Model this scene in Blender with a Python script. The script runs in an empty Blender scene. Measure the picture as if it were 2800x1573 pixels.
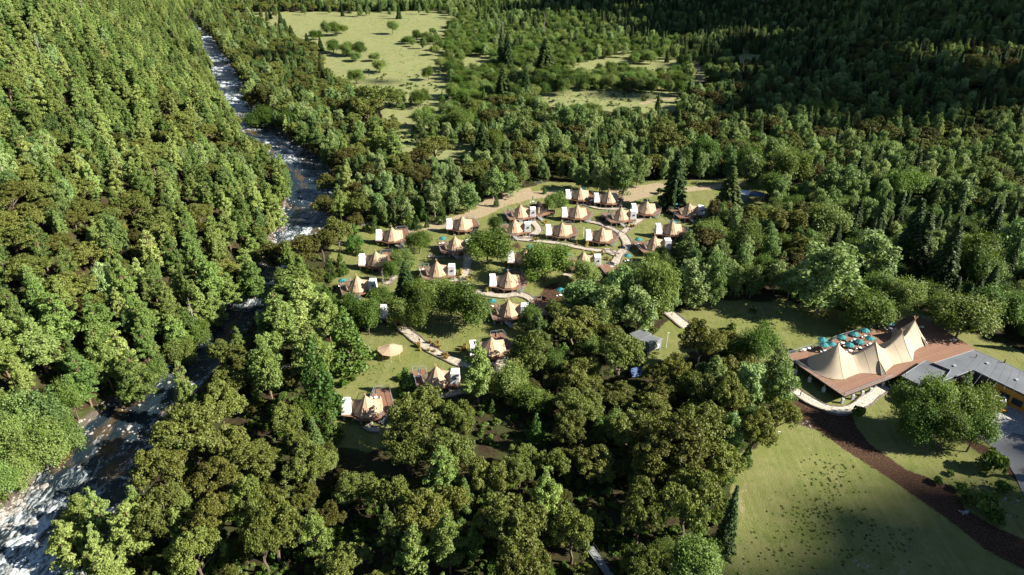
import bpy, bmesh, math, random
import numpy as np
from mathutils import Vector, Matrix

R = math.radians
random.seed(7)
rng = np.random.default_rng(11)
scene = bpy.context.scene
COL = scene.collection

# ------------------------------------------------------------------ camera, world, sun, exposure
CAM_H = 110.0
PITCH = R(29.9)
FPX = 1892.0                       # focal length in pixels of the 2800 px wide photograph
cam_data = bpy.data.cameras.new('camera')
cam_data.sensor_width = 36.0
cam_data.lens = 36.0 * FPX / 2800.0
cam_data.clip_start = 1.0
cam_data.clip_end = 9000.0
cam = bpy.data.objects.new('camera', cam_data)
cam.location = (0, 0, CAM_H)
cam.rotation_euler = (math.pi / 2 - PITCH, 0, 0)
COL.objects.link(cam)
scene.camera = cam

SUN_EL = R(33.0)
SUN_H = np.array([0.982, -0.19])
SUN_H /= np.linalg.norm(SUN_H)
SUN_DIR = np.array([SUN_H[0] * math.cos(SUN_EL), SUN_H[1] * math.cos(SUN_EL), math.sin(SUN_EL)])

world = bpy.data.worlds.new('World')
scene.world = world
world.use_nodes = True
wn = world.node_tree.nodes
wl = world.node_tree.links
wn.clear()
sky = wn.new('ShaderNodeTexSky')
sky.sky_type = 'NISHITA'
sky.sun_disc = False
sky.sun_elevation = SUN_EL
sky.sun_rotation = math.atan2(SUN_H[0], SUN_H[1])
sky.altitude = 2500
bg = wn.new('ShaderNodeBackground')
bg.inputs['Strength'].default_value = 0.05
wo = wn.new('ShaderNodeOutputWorld')
wl.new(sky.outputs[0], bg.inputs[0])
wl.new(bg.outputs[0], wo.inputs[0])

sun_data = bpy.data.lights.new('sun', 'SUN')
sun_data.energy = 5.0
sun_data.angle = R(0.6)
sun_data.color = (1.0, 0.93, 0.80)
sun = bpy.data.objects.new('sun', sun_data)
sun.rotation_euler = Vector(-SUN_DIR).to_track_quat('-Z', 'Y').to_euler()
sun.location = (300, -60, 400)
COL.objects.link(sun)

vs = scene.view_settings
vs.view_transform = 'Standard'
vs.look = 'None'
vs.gamma = 1.0
vs.use_curve_mapping = False
vs.exposure = 1.7
scene.cycles.max_bounces = 6
scene.cycles.diffuse_bounces = 3
scene.cycles.transmission_bounces = 3
scene.cycles.transparent_max_bounces = 6

# ------------------------------------------------------------------ photograph pixels <-> world
CP, SP = math.cos(PITCH), math.sin(PITCH)


def ray(px, py):
    u = (px - 1400.0) / FPX
    v = (py - 786.5) / FPX
    return np.array([u, CP - v * SP, -SP - v * CP])     # depth along the view axis is 1


def W(px, py, z=0.0):
    """point of the ray through a photograph pixel at height z"""
    d = ray(px, py)
    t = (z - CAM_H) / d[2]
    return np.array([d[0] * t, d[1] * t, z])


def proj(x, y, z):
    dz = z - CAM_H
    zc = y * CP - dz * SP
    yc = -(y * SP + dz * CP)
    return 1400.0 + FPX * x / zc, 786.5 + FPX * yc / zc, zc


# river: centre line (pixel, pixel, width in pixels) on the plane z = -2
WATER_Z = -1.6
RIV_PX = [(520, 62, 16), (545, 85, 20), (566, 110, 30), (600, 170, 46), (632, 245, 66), (668, 318, 76), (735, 388, 100), (815, 438, 106),
          (846, 500, 104), (852, 560, 108), (842, 612, 124), (806, 665, 112), (756, 725, 92), (704, 790, 88),
          (645, 870, 92), (565, 960, 105), (452, 1060, 150), (345, 1170, 180), (250, 1290, 215), (150, 1440, 250),
          (50, 1580, 320), (-70, 1760, 380), (-220, 2000, 460)]
RIV = []
for (a, b, w) in RIV_PX:
    c = W(a, b, WATER_Z)
    RIV.append((c[0], c[1], w / (FPX / proj(*c)[2])))
RIV = np.array(RIV)
oy = np.argsort(RIV[:, 1])
RIV_Y, RIV_X, RIV_W = RIV[oy, 1], RIV[oy, 0], RIV[oy, 2]
extraY = np.array([1300.0, 3000.0])
RIV_Y = np.concatenate([RIV_Y, extraY])
RIV_X = np.concatenate([RIV_X, [RIV_X[-1] - 160, RIV_X[-1] - 500]])
RIV_W = np.concatenate([RIV_W, [14.0, 14.0]])


def smooth(a, b, t):
    t = np.clip((t - a) / (b - a), 0, 1)
    return t * t * (3 - 2 * t)


def vnoise(x, y, s, seed=0):
    """cheap smooth value noise, vectorised"""
    x = np.asarray(x, float) / s + seed * 17.13
    y = np.asarray(y, float) / s + seed * 9.71
    xi, yi = np.floor(x), np.floor(y)
    fx, fy = x - xi, y - yi
    fx = fx * fx * (3 - 2 * fx)
    fy = fy * fy * (3 - 2 * fy)

    def h(a, b):
        v = np.sin(a * 127.1 + b * 311.7 + seed * 74.7) * 43758.5453
        return v - np.floor(v)
    return (h(xi, yi) * (1 - fx) + h(xi + 1, yi) * fx) * (1 - fy) + (h(xi, yi + 1) * (1 - fx) + h(xi + 1, yi + 1) * fx) * fy


def ground(x, y):
    x = np.asarray(x, float)
    y = np.asarray(y, float)
    rx = np.interp(y, RIV_Y, RIV_X)
    rw = np.interp(y, RIV_Y, RIV_W)
    dl = (rx - rw * 0.62) - x                       # metres up the left bank
    steep = 0.60 - 0.22 * smooth(330, 520, y)
    hill = steep * np.maximum(dl - 2, 0) + 2.0 * smooth(0, 10, dl)
    hill = hill + smooth(10, 60, dl) * ((vnoise(x, y, 60, 3) - 0.5) * 14 + (vnoise(x, y, 26, 4) - 0.5) * 5)
    hill = np.where(hill > 170, 170 + (hill - 170) * 0.3, hill)
    d = np.abs(x - rx)
    bed = -3.4 * (1 - smooth(rw * 0.52, rw * 0.68 + 0.8, d))
    right = 0.10 * np.maximum(x - 170 - 0.1 * y, 0) * smooth(180, 420, y)
    far = 0.22 * np.maximum(y - 900, 0)
    n = (vnoise(x, y, 45, 1) - 0.5) * 1.2 * smooth(6, 30, d)
    return hill + bed + right + far + n * 0.6


def hit(px, py):
    """first point of the terrain along the ray of a photograph pixel"""
    d = ray(px, py)
    ts = np.concatenate([np.arange(60, 400, 3.0), np.arange(400, 2500, 8.0)])
    P = d[None, :] * ts[:, None]
    P[:, 2] += CAM_H
    below = P[:, 2] < ground(P[:, 0], P[:, 1])
    i = int(np.argmax(below))
    if not below[i]:
        return W(px, py, 0)
    a, b = ts[max(i - 1, 0)], ts[i]
    for _ in range(14):
        m = (a + b) / 2
        p = d * m
        if p[2] + CAM_H < float(ground(p[0], p[1])):
            b = m
        else:
            a = m
    p = d * b
    return np.array([p[0], p[1], p[2] + CAM_H])


def inpoly(x, y, poly):
    x = np.asarray(x, float)
    y = np.asarray(y, float)
    inside = np.zeros(x.shape, bool)
    n = len(poly)
    j = n - 1
    for i in range(n):
        xi, yi = poly[i][0], poly[i][1]
        xj, yj = poly[j][0], poly[j][1]
        if yi != yj:
            c = ((yi > y) != (yj > y)) & (x < (xj - xi) * (y - yi) / (yj - yi) + xi)
            inside ^= c
        j = i
    return inside


def polydist(x, y, line):
    """distance to a polyline given as world (x, y) points"""
    x = np.asarray(x, float)
    y = np.asarray(y, float)
    best = np.full(x.shape, 1e9)
    for (a, b) in zip(line[:-1], line[1:]):
        ax, ay, bx, by = a[0], a[1], b[0], b[1]
        L = (bx - ax) ** 2 + (by - ay) ** 2 + 1e-9
        t = np.clip(((x - ax) * (bx - ax) + (y - ay) * (by - ay)) / L, 0, 1)
        best = np.minimum(best, np.hypot(x - ax - t * (bx - ax), y - ay - t * (by - ay)))
    return best


# ------------------------------------------------------------------ object helpers
def props(o, label=None, cat=None, group=None, kind=None):
    if label: o['label'] = label
    if cat: o['category'] = cat
    if group: o['group'] = group
    if kind: o['kind'] = kind
    return o


def link(name, data, parent=None, loc=None, mat=None):
    o = bpy.data.objects.new(name, data)
    COL.objects.link(o)
    if parent: o.parent = parent
    if loc is not None: o.location = [float(c) for c in loc]
    if mat: data.materials.append(mat)
    return o


def empty(name, loc, rz=0.0, label=None, cat=None, group=None):
    o = bpy.data.objects.new(name, None)
    o.empty_display_size = 0.5
    COL.objects.link(o)
    o.location = [float(c) for c in loc]
    o.rotation_euler = (0, 0, rz)
    return props(o, label, cat, group)


def copy_thing(root, loc, rz=None, scale=None):
    """a copy of a thing with copies of its parts and sub-parts"""
    r = root.copy()
    COL.objects.link(r)
    r.location = [float(c) for c in loc]
    if rz is not None: r.rotation_euler = (0, 0, rz)
    if scale is not None: r.scale = scale
    for ch in root.children:
        c = ch.copy()
        COL.objects.link(c)
        c.parent = r
        for g in ch.children:
            d = g.copy()
            COL.objects.link(d)
            d.parent = c
    return r


class MB:
    """collects simple solids into one mesh"""
    def __init__(self):
        self.v = []
        self.f = []

    def add(self, vs_, fs_):
        o = len(self.v)
        self.v += [tuple(float(c) for c in p) for p in vs_]
        self.f += [tuple(i + o for i in f) for f in fs_]
        return self

    def box(self, x0, x1, y0, y1, z0, z1, top=1.0):
        cx, cy = (x0 + x1) / 2, (y0 + y1) / 2
        t = lambda x, y: (cx + (x - cx) * top, cy + (y - cy) * top)
        p = [(x0, y0, z0), (x1, y0, z0), (x1, y1, z0), (x0, y1, z0)]
        p += [(*t(x, y), z1) for (x, y, _) in p]
        return self.add(p, [(3, 2, 1, 0), (4, 5, 6, 7), (0, 1, 5, 4), (1, 2, 6, 5), (2, 3, 7, 6), (3, 0, 4, 7)])

    def bar(self, a, b, r, r2=None, n=6, r_b=None):
        a, b = Vector(a), Vector(b)
        d = (b - a)
        if d.length < 1e-6: return self
        d.normalize()
        u = d.orthogonal().normalized()
        w = d.cross(u)
        rb = r if r_b is None else r_b
        vs_ = []
        for (c, q) in ((a, r), (b, rb)):
            for k in range(n):
                an = 2 * math.pi * k / n
                vs_.append(c + u * math.cos(an) * q + w * math.sin(an) * q)
        fs_ = [(k, (k + 1) % n, n + (k + 1) % n, n + k) for k in range(n)]
        fs_ += [tuple(range(n - 1, -1, -1)), tuple(range(n, 2 * n))]
        return self.add(vs_, fs_)

    def prism(self, poly, z0, z1):
        n = len(poly)
        ar = sum(poly[i][0] * poly[(i + 1) % n][1] - poly[(i + 1) % n][0] * poly[i][1] for i in range(n))
        if ar < 0: poly = poly[::-1]
        vs_ = [(p[0], p[1], z0) for p in poly] + [(p[0], p[1], z1) for p in poly]
        fs_ = [tuple(range(n - 1, -1, -1)), tuple(range(n, 2 * n))]
        fs_ += [(i, (i + 1) % n, n + (i + 1) % n, n + i) for i in range(n)]
        return self.add(vs_, fs_)

    def mesh(self, name, mat=None, smooth_=False):
        m = bpy.data.meshes.new(name)
        m.from_pydata(self.v, [], self.f)
        if mat: m.materials.append(mat)
        if smooth_:
            m.polygons.foreach_set('use_smooth', [True] * len(m.polygons))
        m.update()
        return m

    def build(self, name, mat, parent=None, smooth_=False, loc=None):
        return link(name, self.mesh(name, mat, smooth_), parent, loc)


def quads_mesh(name, V, mat, attr=None, normals=None):
    """V: (n,4,3) float array of separate quads"""
    n = V.shape[0]
    m = bpy.data.meshes.new(name)
    m.vertices.add(n * 4)
    m.vertices.foreach_set('co', V.reshape(-1).astype(np.float32))
    m.loops.add(n * 4)
    m.loops.foreach_set('vertex_index', np.arange(n * 4, dtype=np.int32))
    m.polygons.add(n)
    m.polygons.foreach_set('loop_start', np.arange(0, n * 4, 4, dtype=np.int32))
    m.polygons.foreach_set('loop_total', np.full(n, 4, dtype=np.int32))
    if attr is not None:
        a = m.attributes.new('tint', 'FLOAT', 'POINT')
        a.data.foreach_set('value', np.repeat(attr, 4).astype(np.float32))
    m.update()
    m.validate()
    if mat: m.materials.append(mat)
    return m


# ------------------------------------------------------------------ materials
class NT:
    def __init__(self, name):
        self.m = bpy.data.materials.new(name)
        self.m.use_nodes = True
        self.t = self.m.node_tree
        self.n = self.t.nodes
        self.l = self.t.links
        self.b = self.n['Principled BSDF']
        self.out = self.n['Material Output']

    def node(self, typ, **kw):
        n = self.n.new(typ)
        for k, v in kw.items(): setattr(n, k, v)
        return n

    def set(self, node, **kw):
        for k, v in kw.items(): node.inputs[k.replace('_', ' ')].default_value = v
        return node

    def link(self, a, b): self.l.new(a, b)

    def noise(self, vec, scale, detail=4, rough=0.6, dist=0.0):
        n = self.node('ShaderNodeTexNoise')
        n.inputs['Scale'].default_value = scale
        n.inputs['Detail'].default_value = detail
        n.inputs['Roughness'].default_value = rough
        n.inputs['Distortion'].default_value = dist
        if vec is not None: self.link(vec, n.inputs['Vector'])
        return n.outputs['Fac']

    def ramp(self, fac, stops):
        r = self.node('ShaderNodeValToRGB')
        e = r.color_ramp.elements
        while len(e) < len(stops): e.new(0.5)
        for k, (p, c) in enumerate(stops):
            e[k].position = p
            e[k].color = (*c, 1) if len(c) == 3 else c
        self.link(fac, r.inputs[0])
        return r.outputs[0]

    def mix(self, fac, a, b, blend='MIX'):
        n = self.node('ShaderNodeMix', data_type='RGBA', blend_type=blend)
        for sock, v in ((n.inputs[0], fac), (n.inputs[6], a), (n.inputs[7], b)):
            if hasattr(v, 'type') and hasattr(v, 'is_output'):
                self.link(v, sock)
            elif isinstance(v, (int, float)):
                sock.default_value = v
            else:
                sock.default_value = (*v, 1)
        return n.outputs[2]

    def math(self, op, a, b=None, c=None, clamp=False):
        n = self.node('ShaderNodeMath', operation=op, use_clamp=clamp)
        for k, v in enumerate((a, b, c)):
            if v is None: continue
            if hasattr(v, 'is_output'): self.link(v, n.inputs[k])
            else: n.inputs[k].default_value = v
        return n.outputs[0]

    def bump(self, h, strength=0.5, dist=0.1):
        n = self.node('ShaderNodeBump')
        n.inputs['Strength'].default_value = strength
        n.inputs['Distance'].default_value = dist
        self.link(h, n.inputs['Height'])
        self.link(n.outputs[0], self.b.inputs['Normal'])

    def attr(self, name, typ='GEOMETRY'):
        n = self.node('ShaderNodeAttribute', attribute_name=name, attribute_type=typ)
        return n

    def coord(self, kind='Object'):
        return self.node('ShaderNodeTexCoord').outputs[kind]

    def pos(self):
        return self.node('ShaderNodeNewGeometry').outputs['Position']


def simple(name, c1, c2=None, scale=3.0, rough=0.7, metal=0.0, bump=0.0, bdist=0.02, spec=0.3, world=False):
    n = NT(name)
    v = n.pos() if world else n.coord()
    f = n.noise(v, scale, 5, 0.65)
    c2 = c2 or tuple(c * 0.75 for c in c1)
    col = n.ramp(f, [(0.3, c2), (0.7, c1)])
    if 'canvas' in name:
        st = n.noise(v, scale * 0.35, 5, 0.7)
        rnd = n.node('ShaderNodeObjectInfo').outputs['Random']
        k = n.math('ADD', n.math('MULTIPLY', rnd, 0.16), n.math('ADD', n.math('MULTIPLY', st, 0.34), 0.74))
        h = n.node('ShaderNodeHueSaturation')
        n.link(col, h.inputs['Color'])
        n.link(k, h.inputs['Value'])
        col = h.outputs[0]
    n.link(col, n.b.inputs['Base Color'])
    n.b.inputs['Roughness'].default_value = rough
    n.b.inputs['Metallic'].default_value = metal
    n.b.inputs['Specular IOR Level'].default_value = spec
    if bump: n.bump(f, bump, bdist)
    if 'canvas' in name:
        tr = n.node('ShaderNodeBsdfTranslucent')
        n.link(col, tr.inputs['Color'])
        ms = n.node('ShaderNodeMixShader')
        ms.inputs[0].default_value = 0.30
        n.link(n.b.outputs[0], ms.inputs[1])
        n.link(tr.outputs[0], ms.inputs[2])
        n.link(ms.outputs[0], n.out.inputs['Surface'])
    return n.m


def foliage(name, dark, mid, light, transl=0.28, hue=0.0):
    """leaf colour from each leaf's own tint and each tree's own tone"""
    n = NT(name)
    tint = n.attr('tint').outputs['Fac']
    tone = n.attr('tone', 'INSTANCER').outputs['Fac']
    mixv = n.math('ADD', n.math('MULTIPLY', tint, 0.40), n.math('MULTIPLY', tone, 0.60))
    col = n.ramp(mixv, [(0.08, dark), (0.5, mid), (0.92, light)])
    # warm / cool drift from tree to tree
    rnd = n.node('ShaderNodeObjectInfo').outputs['Random']
    hsv = n.node('ShaderNodeHueSaturation')
    n.link(col, hsv.inputs['Color'])
    n.link(n.math('ADD', n.math('MULTIPLY', rnd, 0.035), 0.4825), hsv.inputs['Hue'])
    n.link(n.math('ADD', n.math('MULTIPLY', n.math('FRACT', n.math('MULTIPLY', rnd, 7.3)), 0.35), 0.85), hsv.inputs['Value'])
    hsv.inputs['Saturation'].default_value = 1.0
    n.link(hsv.outputs[0], n.b.inputs['Base Color'])
    n.b.inputs['Roughness'].default_value = 0.55
    n.b.inputs['Specular IOR Level'].default_value = 0.22
    tr = n.node('ShaderNodeBsdfTranslucent')
    g = n.mix(1.0, hsv.outputs[0], (1.25, 1.25, 0.55), 'MULTIPLY')
    n.link(g, tr.inputs['Color'])
    ms = n.node('ShaderNodeMixShader')
    ms.inputs[0].default_value = transl
    n.link(n.b.outputs[0], ms.inputs[1])
    n.link(tr.outputs[0], ms.inputs[2])
    n.link(ms.outputs[0], n.out.inputs['Surface'])
    return n.m


M = {}
M['leaf_pine'] = foliage('pine_needles', (0.045, 0.082, 0.018), (0.145, 0.205, 0.048), (0.27, 0.335, 0.105))
M['leaf_oak'] = foliage('oak_leaves', (0.048, 0.036, 0.008), (0.084, 0.096, 0.018), (0.155, 0.188, 0.044), 0.24)
M['leaf_birch'] = foliage('birch_leaves', (0.055, 0.098, 0.026), (0.135, 0.200, 0.060), (0.27, 0.335, 0.145))
M['leaf_willow'] = foliage('willow_leaves', (0.034, 0.064, 0.009), (0.082, 0.134, 0.018), (0.20, 0.26, 0.085))
M['leaf_spruce'] = foliage('spruce_needles', (0.018, 0.036, 0.010), (0.045, 0.078, 0.020), (0.095, 0.14, 0.038), 0.15)
M['leaf_young'] = foliage('young_needles', (0.028, 0.062, 0.010), (0.058, 0.115, 0.018), (0.11, 0.18, 0.035), 0.2)
M['leaf_dry'] = foliage('dry_stems', (0.20, 0.15, 0.05), (0.32, 0.24, 0.085), (0.42, 0.33, 0.13), 0.2)
M['bark'] = simple('bark', (0.14, 0.105, 0.075), (0.06, 0.045, 0.035), 2.0, 0.9, bump=0.6, bdist=0.05)
M['bark_red'] = simple('bark_red', (0.24, 0.15, 0.10), (0.11, 0.07, 0.05), 2.0, 0.9, bump=0.6, bdist=0.05)
M['bark_pale'] = simple('bark_pale', (0.36, 0.33, 0.29), (0.18, 0.16, 0.14), 2.5, 0.8, bump=0.3)
M['canvas'] = simple('canvas', (0.54, 0.40, 0.275), (0.47, 0.345, 0.23), 0.9, 0.85, bump=0.25, bdist=0.06)
M['canvas_pale'] = simple('canvas_pale', (0.50, 0.425, 0.315), (0.43, 0.36, 0.265), 0.35, 0.85, bump=0.25, bdist=0.1)
M['canvas_dark'] = simple('canvas_dark', (0.07, 0.05, 0.04), (0.04, 0.03, 0.025), 1.2, 0.85)
M['skirt'] = simple('skirt_canvas', (0.30, 0.20, 0.12), (0.20, 0.13, 0.08), 1.2, 0.85)
M['seam'] = simple('seam_tape', (0.44, 0.30, 0.18), (0.36, 0.25, 0.15), 1.0, 0.85)
M['white_panel'] = simple('white_panel', (0.56, 0.56, 0.565), (0.49, 0.49, 0.50), 0.8, 0.5, spec=0.4)
M['concrete'] = simple('concrete', (0.42, 0.42, 0.41), (0.30, 0.30, 0.29), 1.5, 0.9, bump=0.2)
M['steel'] = simple('galvanised_steel', (0.42, 0.45, 0.47), (0.33, 0.35, 0.37), 2.0, 0.45, metal=0.4)
M['dark_steel'] = simple('dark_steel', (0.06, 0.06, 0.065), (0.04, 0.04, 0.045), 2.0, 0.5, metal=0.3)
M['pole_wood'] = simple('pole_wood', (0.62, 0.44, 0.28), (0.45, 0.30, 0.18), 2.0, 0.8)
M['teal'] = simple('teal_fabric', (0.022, 0.155, 0.165), (0.016, 0.12, 0.13), 1.5, 0.8)
M['teal_dark'] = simple('teal_fabric_folded', (0.012, 0.13, 0.14), (0.008, 0.09, 0.1), 1.5, 0.8)
M['white_paint'] = simple('white_paint', (0.75, 0.75, 0.74), (0.65, 0.65, 0.64), 2.0, 0.5)
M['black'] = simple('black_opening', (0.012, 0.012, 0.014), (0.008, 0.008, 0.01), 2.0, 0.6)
M['glass'] = simple('dark_glass', (0.03, 0.04, 0.05), (0.02, 0.025, 0.03), 1.0, 0.08, spec=0.6)
M['yak'] = simple('black_hair', (0.018, 0.015, 0.013), (0.01, 0.009, 0.008), 3.0, 0.8)
M['skin'] = simple('skin', (0.45, 0.29, 0.21), (0.40, 0.25, 0.18), 4.0, 0.6)
M['cloth_dark'] = simple('dark_cloth', (0.03, 0.03, 0.045), (0.02, 0.02, 0.03), 4.0, 0.9)
M['cloth_red'] = simple('dark_red_cloth', (0.20, 0.04, 0.04), (0.14, 0.03, 0.03), 4.0, 0.9)
M['rock'] = simple('river_rock', (0.33, 0.31, 0.29), (0.13, 0.12, 0.11), 0.9, 0.85, bump=0.5, bdist=0.1, world=True)
M['yellow_wall'] = simple('yellow_boards', (0.42, 0.21, 0.03), (0.34, 0.16, 0.02), 1.0, 0.7)
M['shed_grey'] = simple('grey_sheet', (0.20, 0.215, 0.225), (0.16, 0.17, 0.18), 0.8, 0.6)
M['solar'] = simple('solar_panel', (0.05, 0.10, 0.24), (0.04, 0.08, 0.2), 0.6, 0.2, spec=0.6)


def deck_mat(name, c1, c2, width, ang=0.0):
    n = NT(name)
    mp = n.node('ShaderNodeMapping')
    n.link(n.coord(), mp.inputs['Vector'])
    mp.inputs['Rotation'].default_value = (0, 0, ang)
    sx = n.node('ShaderNodeSeparateXYZ')
    n.link(mp.outputs[0], sx.inputs[0])
    row = n.math('DIVIDE', sx.outputs['Y'], width)
    fr = n.math('FRACT', row)
    wn_ = n.node('ShaderNodeTexWhiteNoise', noise_dimensions='1D')
    n.link(n.math('FLOOR', row), wn_.inputs['W'])
    big = n.noise(n.coord(), 0.35, 4, 0.6)
    col = n.mix(wn_.outputs['Value'], c1, c2)
    col = n.mix(n.math('MULTIPLY', big, 0.6), col, tuple(0.55 * c for c in c1))
    gap = n.math('LESS_THAN', fr, 0.07)
    col = n.mix(gap, col, (0.03, 0.02, 0.015))
    n.link(col, n.b.inputs['Base Color'])
    n.b.inputs['Roughness'].default_value = 0.65
    n.b.inputs['Specular IOR Level'].default_value = 0.25
    return n.m


M['deck'] = deck_mat('deck_boards', (0.24, 0.13, 0.085), (0.18, 0.095, 0.062), 0.16)
M['deck_side'] = simple('deck_fascia', (0.22, 0.10, 0.06), (0.15, 0.07, 0.045), 1.0, 0.7)


def stone_mat(name, light, dark, scale, joint=0.35):
    n = NT(name)
    p = n.pos()
    v = n.node('ShaderNodeTexVoronoi', feature='F1')
    v.inputs['Scale'].default_value = scale
    n.link(p, v.inputs['Vector'])
    e = n.node('ShaderNodeTexVoronoi', feature='DISTANCE_TO_EDGE')
    e.inputs['Scale'].default_value = scale
    n.link(p, e.inputs['Vector'])
    sep = n.node('ShaderNodeSeparateColor')
    n.link(v.outputs['Color'], sep.inputs[0])
    big = n.noise(p, 0.4, 4, 0.6)
    c = n.mix(sep.outputs[0], dark, light)
    c = n.mix(n.math('MULTIPLY', big, joint), c, dark)
    ed = n.ramp(e.outputs['Distance'], [(0.0, (1, 1, 1)), (0.08, (0, 0, 0))])
    c = n.mix(ed, c, tuple(0.45 * k for k in dark))
    n.link(c, n.b.inputs['Base Color'])
    n.b.inputs['Roughness'].default_value = 0.9
    n.bump(e.outputs['Distance'], 0.5, 0.08)
    return n.m


M['path'] = stone_mat('path_stone', (0.46, 0.41, 0.33), (0.27, 0.235, 0.185), 1.6)
M['path_pale'] = stone_mat('pale_stone', (0.50, 0.45, 0.38), (0.34, 0.31, 0.26), 1.3)
M['plaza'] = stone_mat('plaza_gravel', (0.36, 0.36, 0.36), (0.20, 0.20, 0.20), 2.2)
M['kerb'] = stone_mat('kerb_stone', (0.20, 0.16, 0.13), (0.09, 0.07, 0.055), 2.5)
M['asphalt'] = simple('asphalt', (0.15, 0.155, 0.165), (0.115, 0.12, 0.13), 6.0, 0.9, bump=0.3, world=True)
M['roof_grey'] = simple('grey_roof_membrane', (0.125, 0.135, 0.15), (0.075, 0.082, 0.093), 0.12, 0.7, world=True)

# ------------------------------------------------------------------ land: what grows or lies where
def wpoly(px, z=0.0):
    return [tuple(hit(a, b)[:2]) for (a, b) in px]


VILLAGE = [(905, 640), (960, 612), (1010, 610), (1090, 628), (1200, 596), (1290, 560), (1400, 522), (1500, 500), (1600, 500),
           (1650, 505), (1790, 496), (1900, 492), (2000, 484), (2095, 488), (2095, 560), (1990, 575), (1930, 590), (1870, 650), (1800, 690),
           (1760, 730), (1700, 770), (1650, 800), (1600, 800), (1540, 830), (1500, 880), (1440, 905), (1470, 950), (1440, 1010),
           (1340, 1000), (1250, 960), (1180, 905), (1090, 880), (1000, 870), (940, 830), (905, 790), (905, 700)]
LAWN_SW = [(905, 1000), (960, 960), (1000, 905), (1060, 880), (1160, 850), (1330, 860), (1420, 900), (1420, 1010), (1300, 1060), (1200, 1110),
           (1080, 1130), (1080, 1190), (1020, 1240), (920, 1220), (900, 1100)]
LAWN_E = [(1800, 900), (1850, 850), (1900, 825), (2150, 820), (2310, 850), (2440, 860), (2510, 845), (2600, 890), (2700, 930),
          (2900, 990), (2950, 1700), (1900, 1700), (1950, 1573), (2000, 1400), (1990, 1300), (2030, 1240), (2110, 1180), (2120, 1080),
          (2050, 960), (1950, 920), (1860, 990), (1780, 1040), (1760, 960)]
PASTURE = [(600, 40), (700, 34), (1230, 30), (1450, 30), (1900, 30), (2120, 110), (2120, 160), (2000, 190), (1900, 230), (1890, 300), (1750, 310),
           (1600, 300), (1480, 290), (1300, 300), (1290, 420), (1230, 440), (1110, 430), (1060, 350), (1000, 250), (900, 220),
           (860, 150), (760, 90), (690, 60)]
MULCH = [(2118, 1105), (2170, 1080), (2240, 1120), (2330, 1132), (2340, 1165), (2376, 1212), (2478, 1284), (2607, 1332), (2640, 1392), (2719, 1440),
         (2830, 1486), (2860, 1590), (2798, 1558), (2696, 1504), (2643, 1460), (2564, 1401), (2465, 1332), (2382, 1276), (2313, 1233), (2237, 1177), (2150, 1150)]
MULCH_B = [(2560, 1200), (2640, 1190), (2700, 1215), (2760, 1265), (2800, 1330), (2770, 1320), (2720, 1260), (2650, 1220)]
SOIL = [[(1480, 790), (1530, 770), (1550, 810), (1500, 850), (1470, 860), (1440, 830)], [(1070, 910), (1100, 895), (1150, 930), (1200, 945), (1190, 965), (1130, 940)],
        [(1390, 665), (1420, 660), (1430, 680), (1400, 685)], [(1620, 590), (1680, 575), (1690, 600), (1650, 610)]]
DIRT_LINES = [([(1095, 640), (1140, 628), (1200, 616), (1260, 600), (1310, 582), (1350, 562), (1390, 548), (1450, 535), (1520, 527)], 4.2),
              ([(1690, 552), (1760, 535), (1850, 520), (1930, 512), (2000, 507), (2060, 500), (2110, 494), (2200, 480)], 2.6),
              ([(1640, 545), (1690, 530), (1750, 520), (1800, 512)], 5.5),
              ([(1300, 560), (1340, 545), (1390, 533), (1440, 520)], 2.5),
              ([(1918, 222), (1915, 205), (1909, 195), (1912, 185), (1905, 180), (1912, 170), (1930, 158), (1990, 145), (2060, 132), (2110, 127)], 1.6),
              ([(1750, 285), (1790, 275), (1830, 270), (1870, 263)], 1.8),
              ([(2230, 1200), (2310, 1250), (2420, 1380), (2500, 1500)], 0.0)]
SAND = [[(2010, 1320), (2050, 1290), (2045, 1400), (2010, 1440), (1990, 1400)], [(2440, 1520), (2490, 1530), (2500, 1573), (2430, 1573)],
        [(1985, 1245), (2050, 1235), (2040, 1300), (2005, 1320)]]

W_VILL, W_SW, W_E, W_PAST, W_MULCH, W_MULCHB = map(wpoly, (VILLAGE, LAWN_SW, LAWN_E, PASTURE, MULCH, MULCH_B))
W_SOIL = [wpoly(p) for p in SOIL]
W_SAND = [wpoly(p) for p in SAND]
W_DIRT = [(wpoly(p), w) for p, w in DIRT_LINES if w > 0]


def soft(x, y, poly, w=0.9):
    """1 inside the outline, 0 outside, easing over w metres on both sides"""
    x = np.asarray(x, float)
    y = np.asarray(y, float)
    P = np.array(poly)
    out = np.zeros(x.shape)
    b = (x > P[:, 0].min() - w) & (x < P[:, 0].max() + w) & (y > P[:, 1].min() - w) & (y < P[:, 1].max() + w)
    if not b.any(): return out
    xs, ys = x[b], y[b]
    d = polydist(xs, ys, list(poly) + [poly[0]])
    s = np.where(inpoly(xs, ys, poly), d, -d)
    out[b] = np.clip(0.5 + s / (2 * w), 0, 1)
    return out


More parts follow.
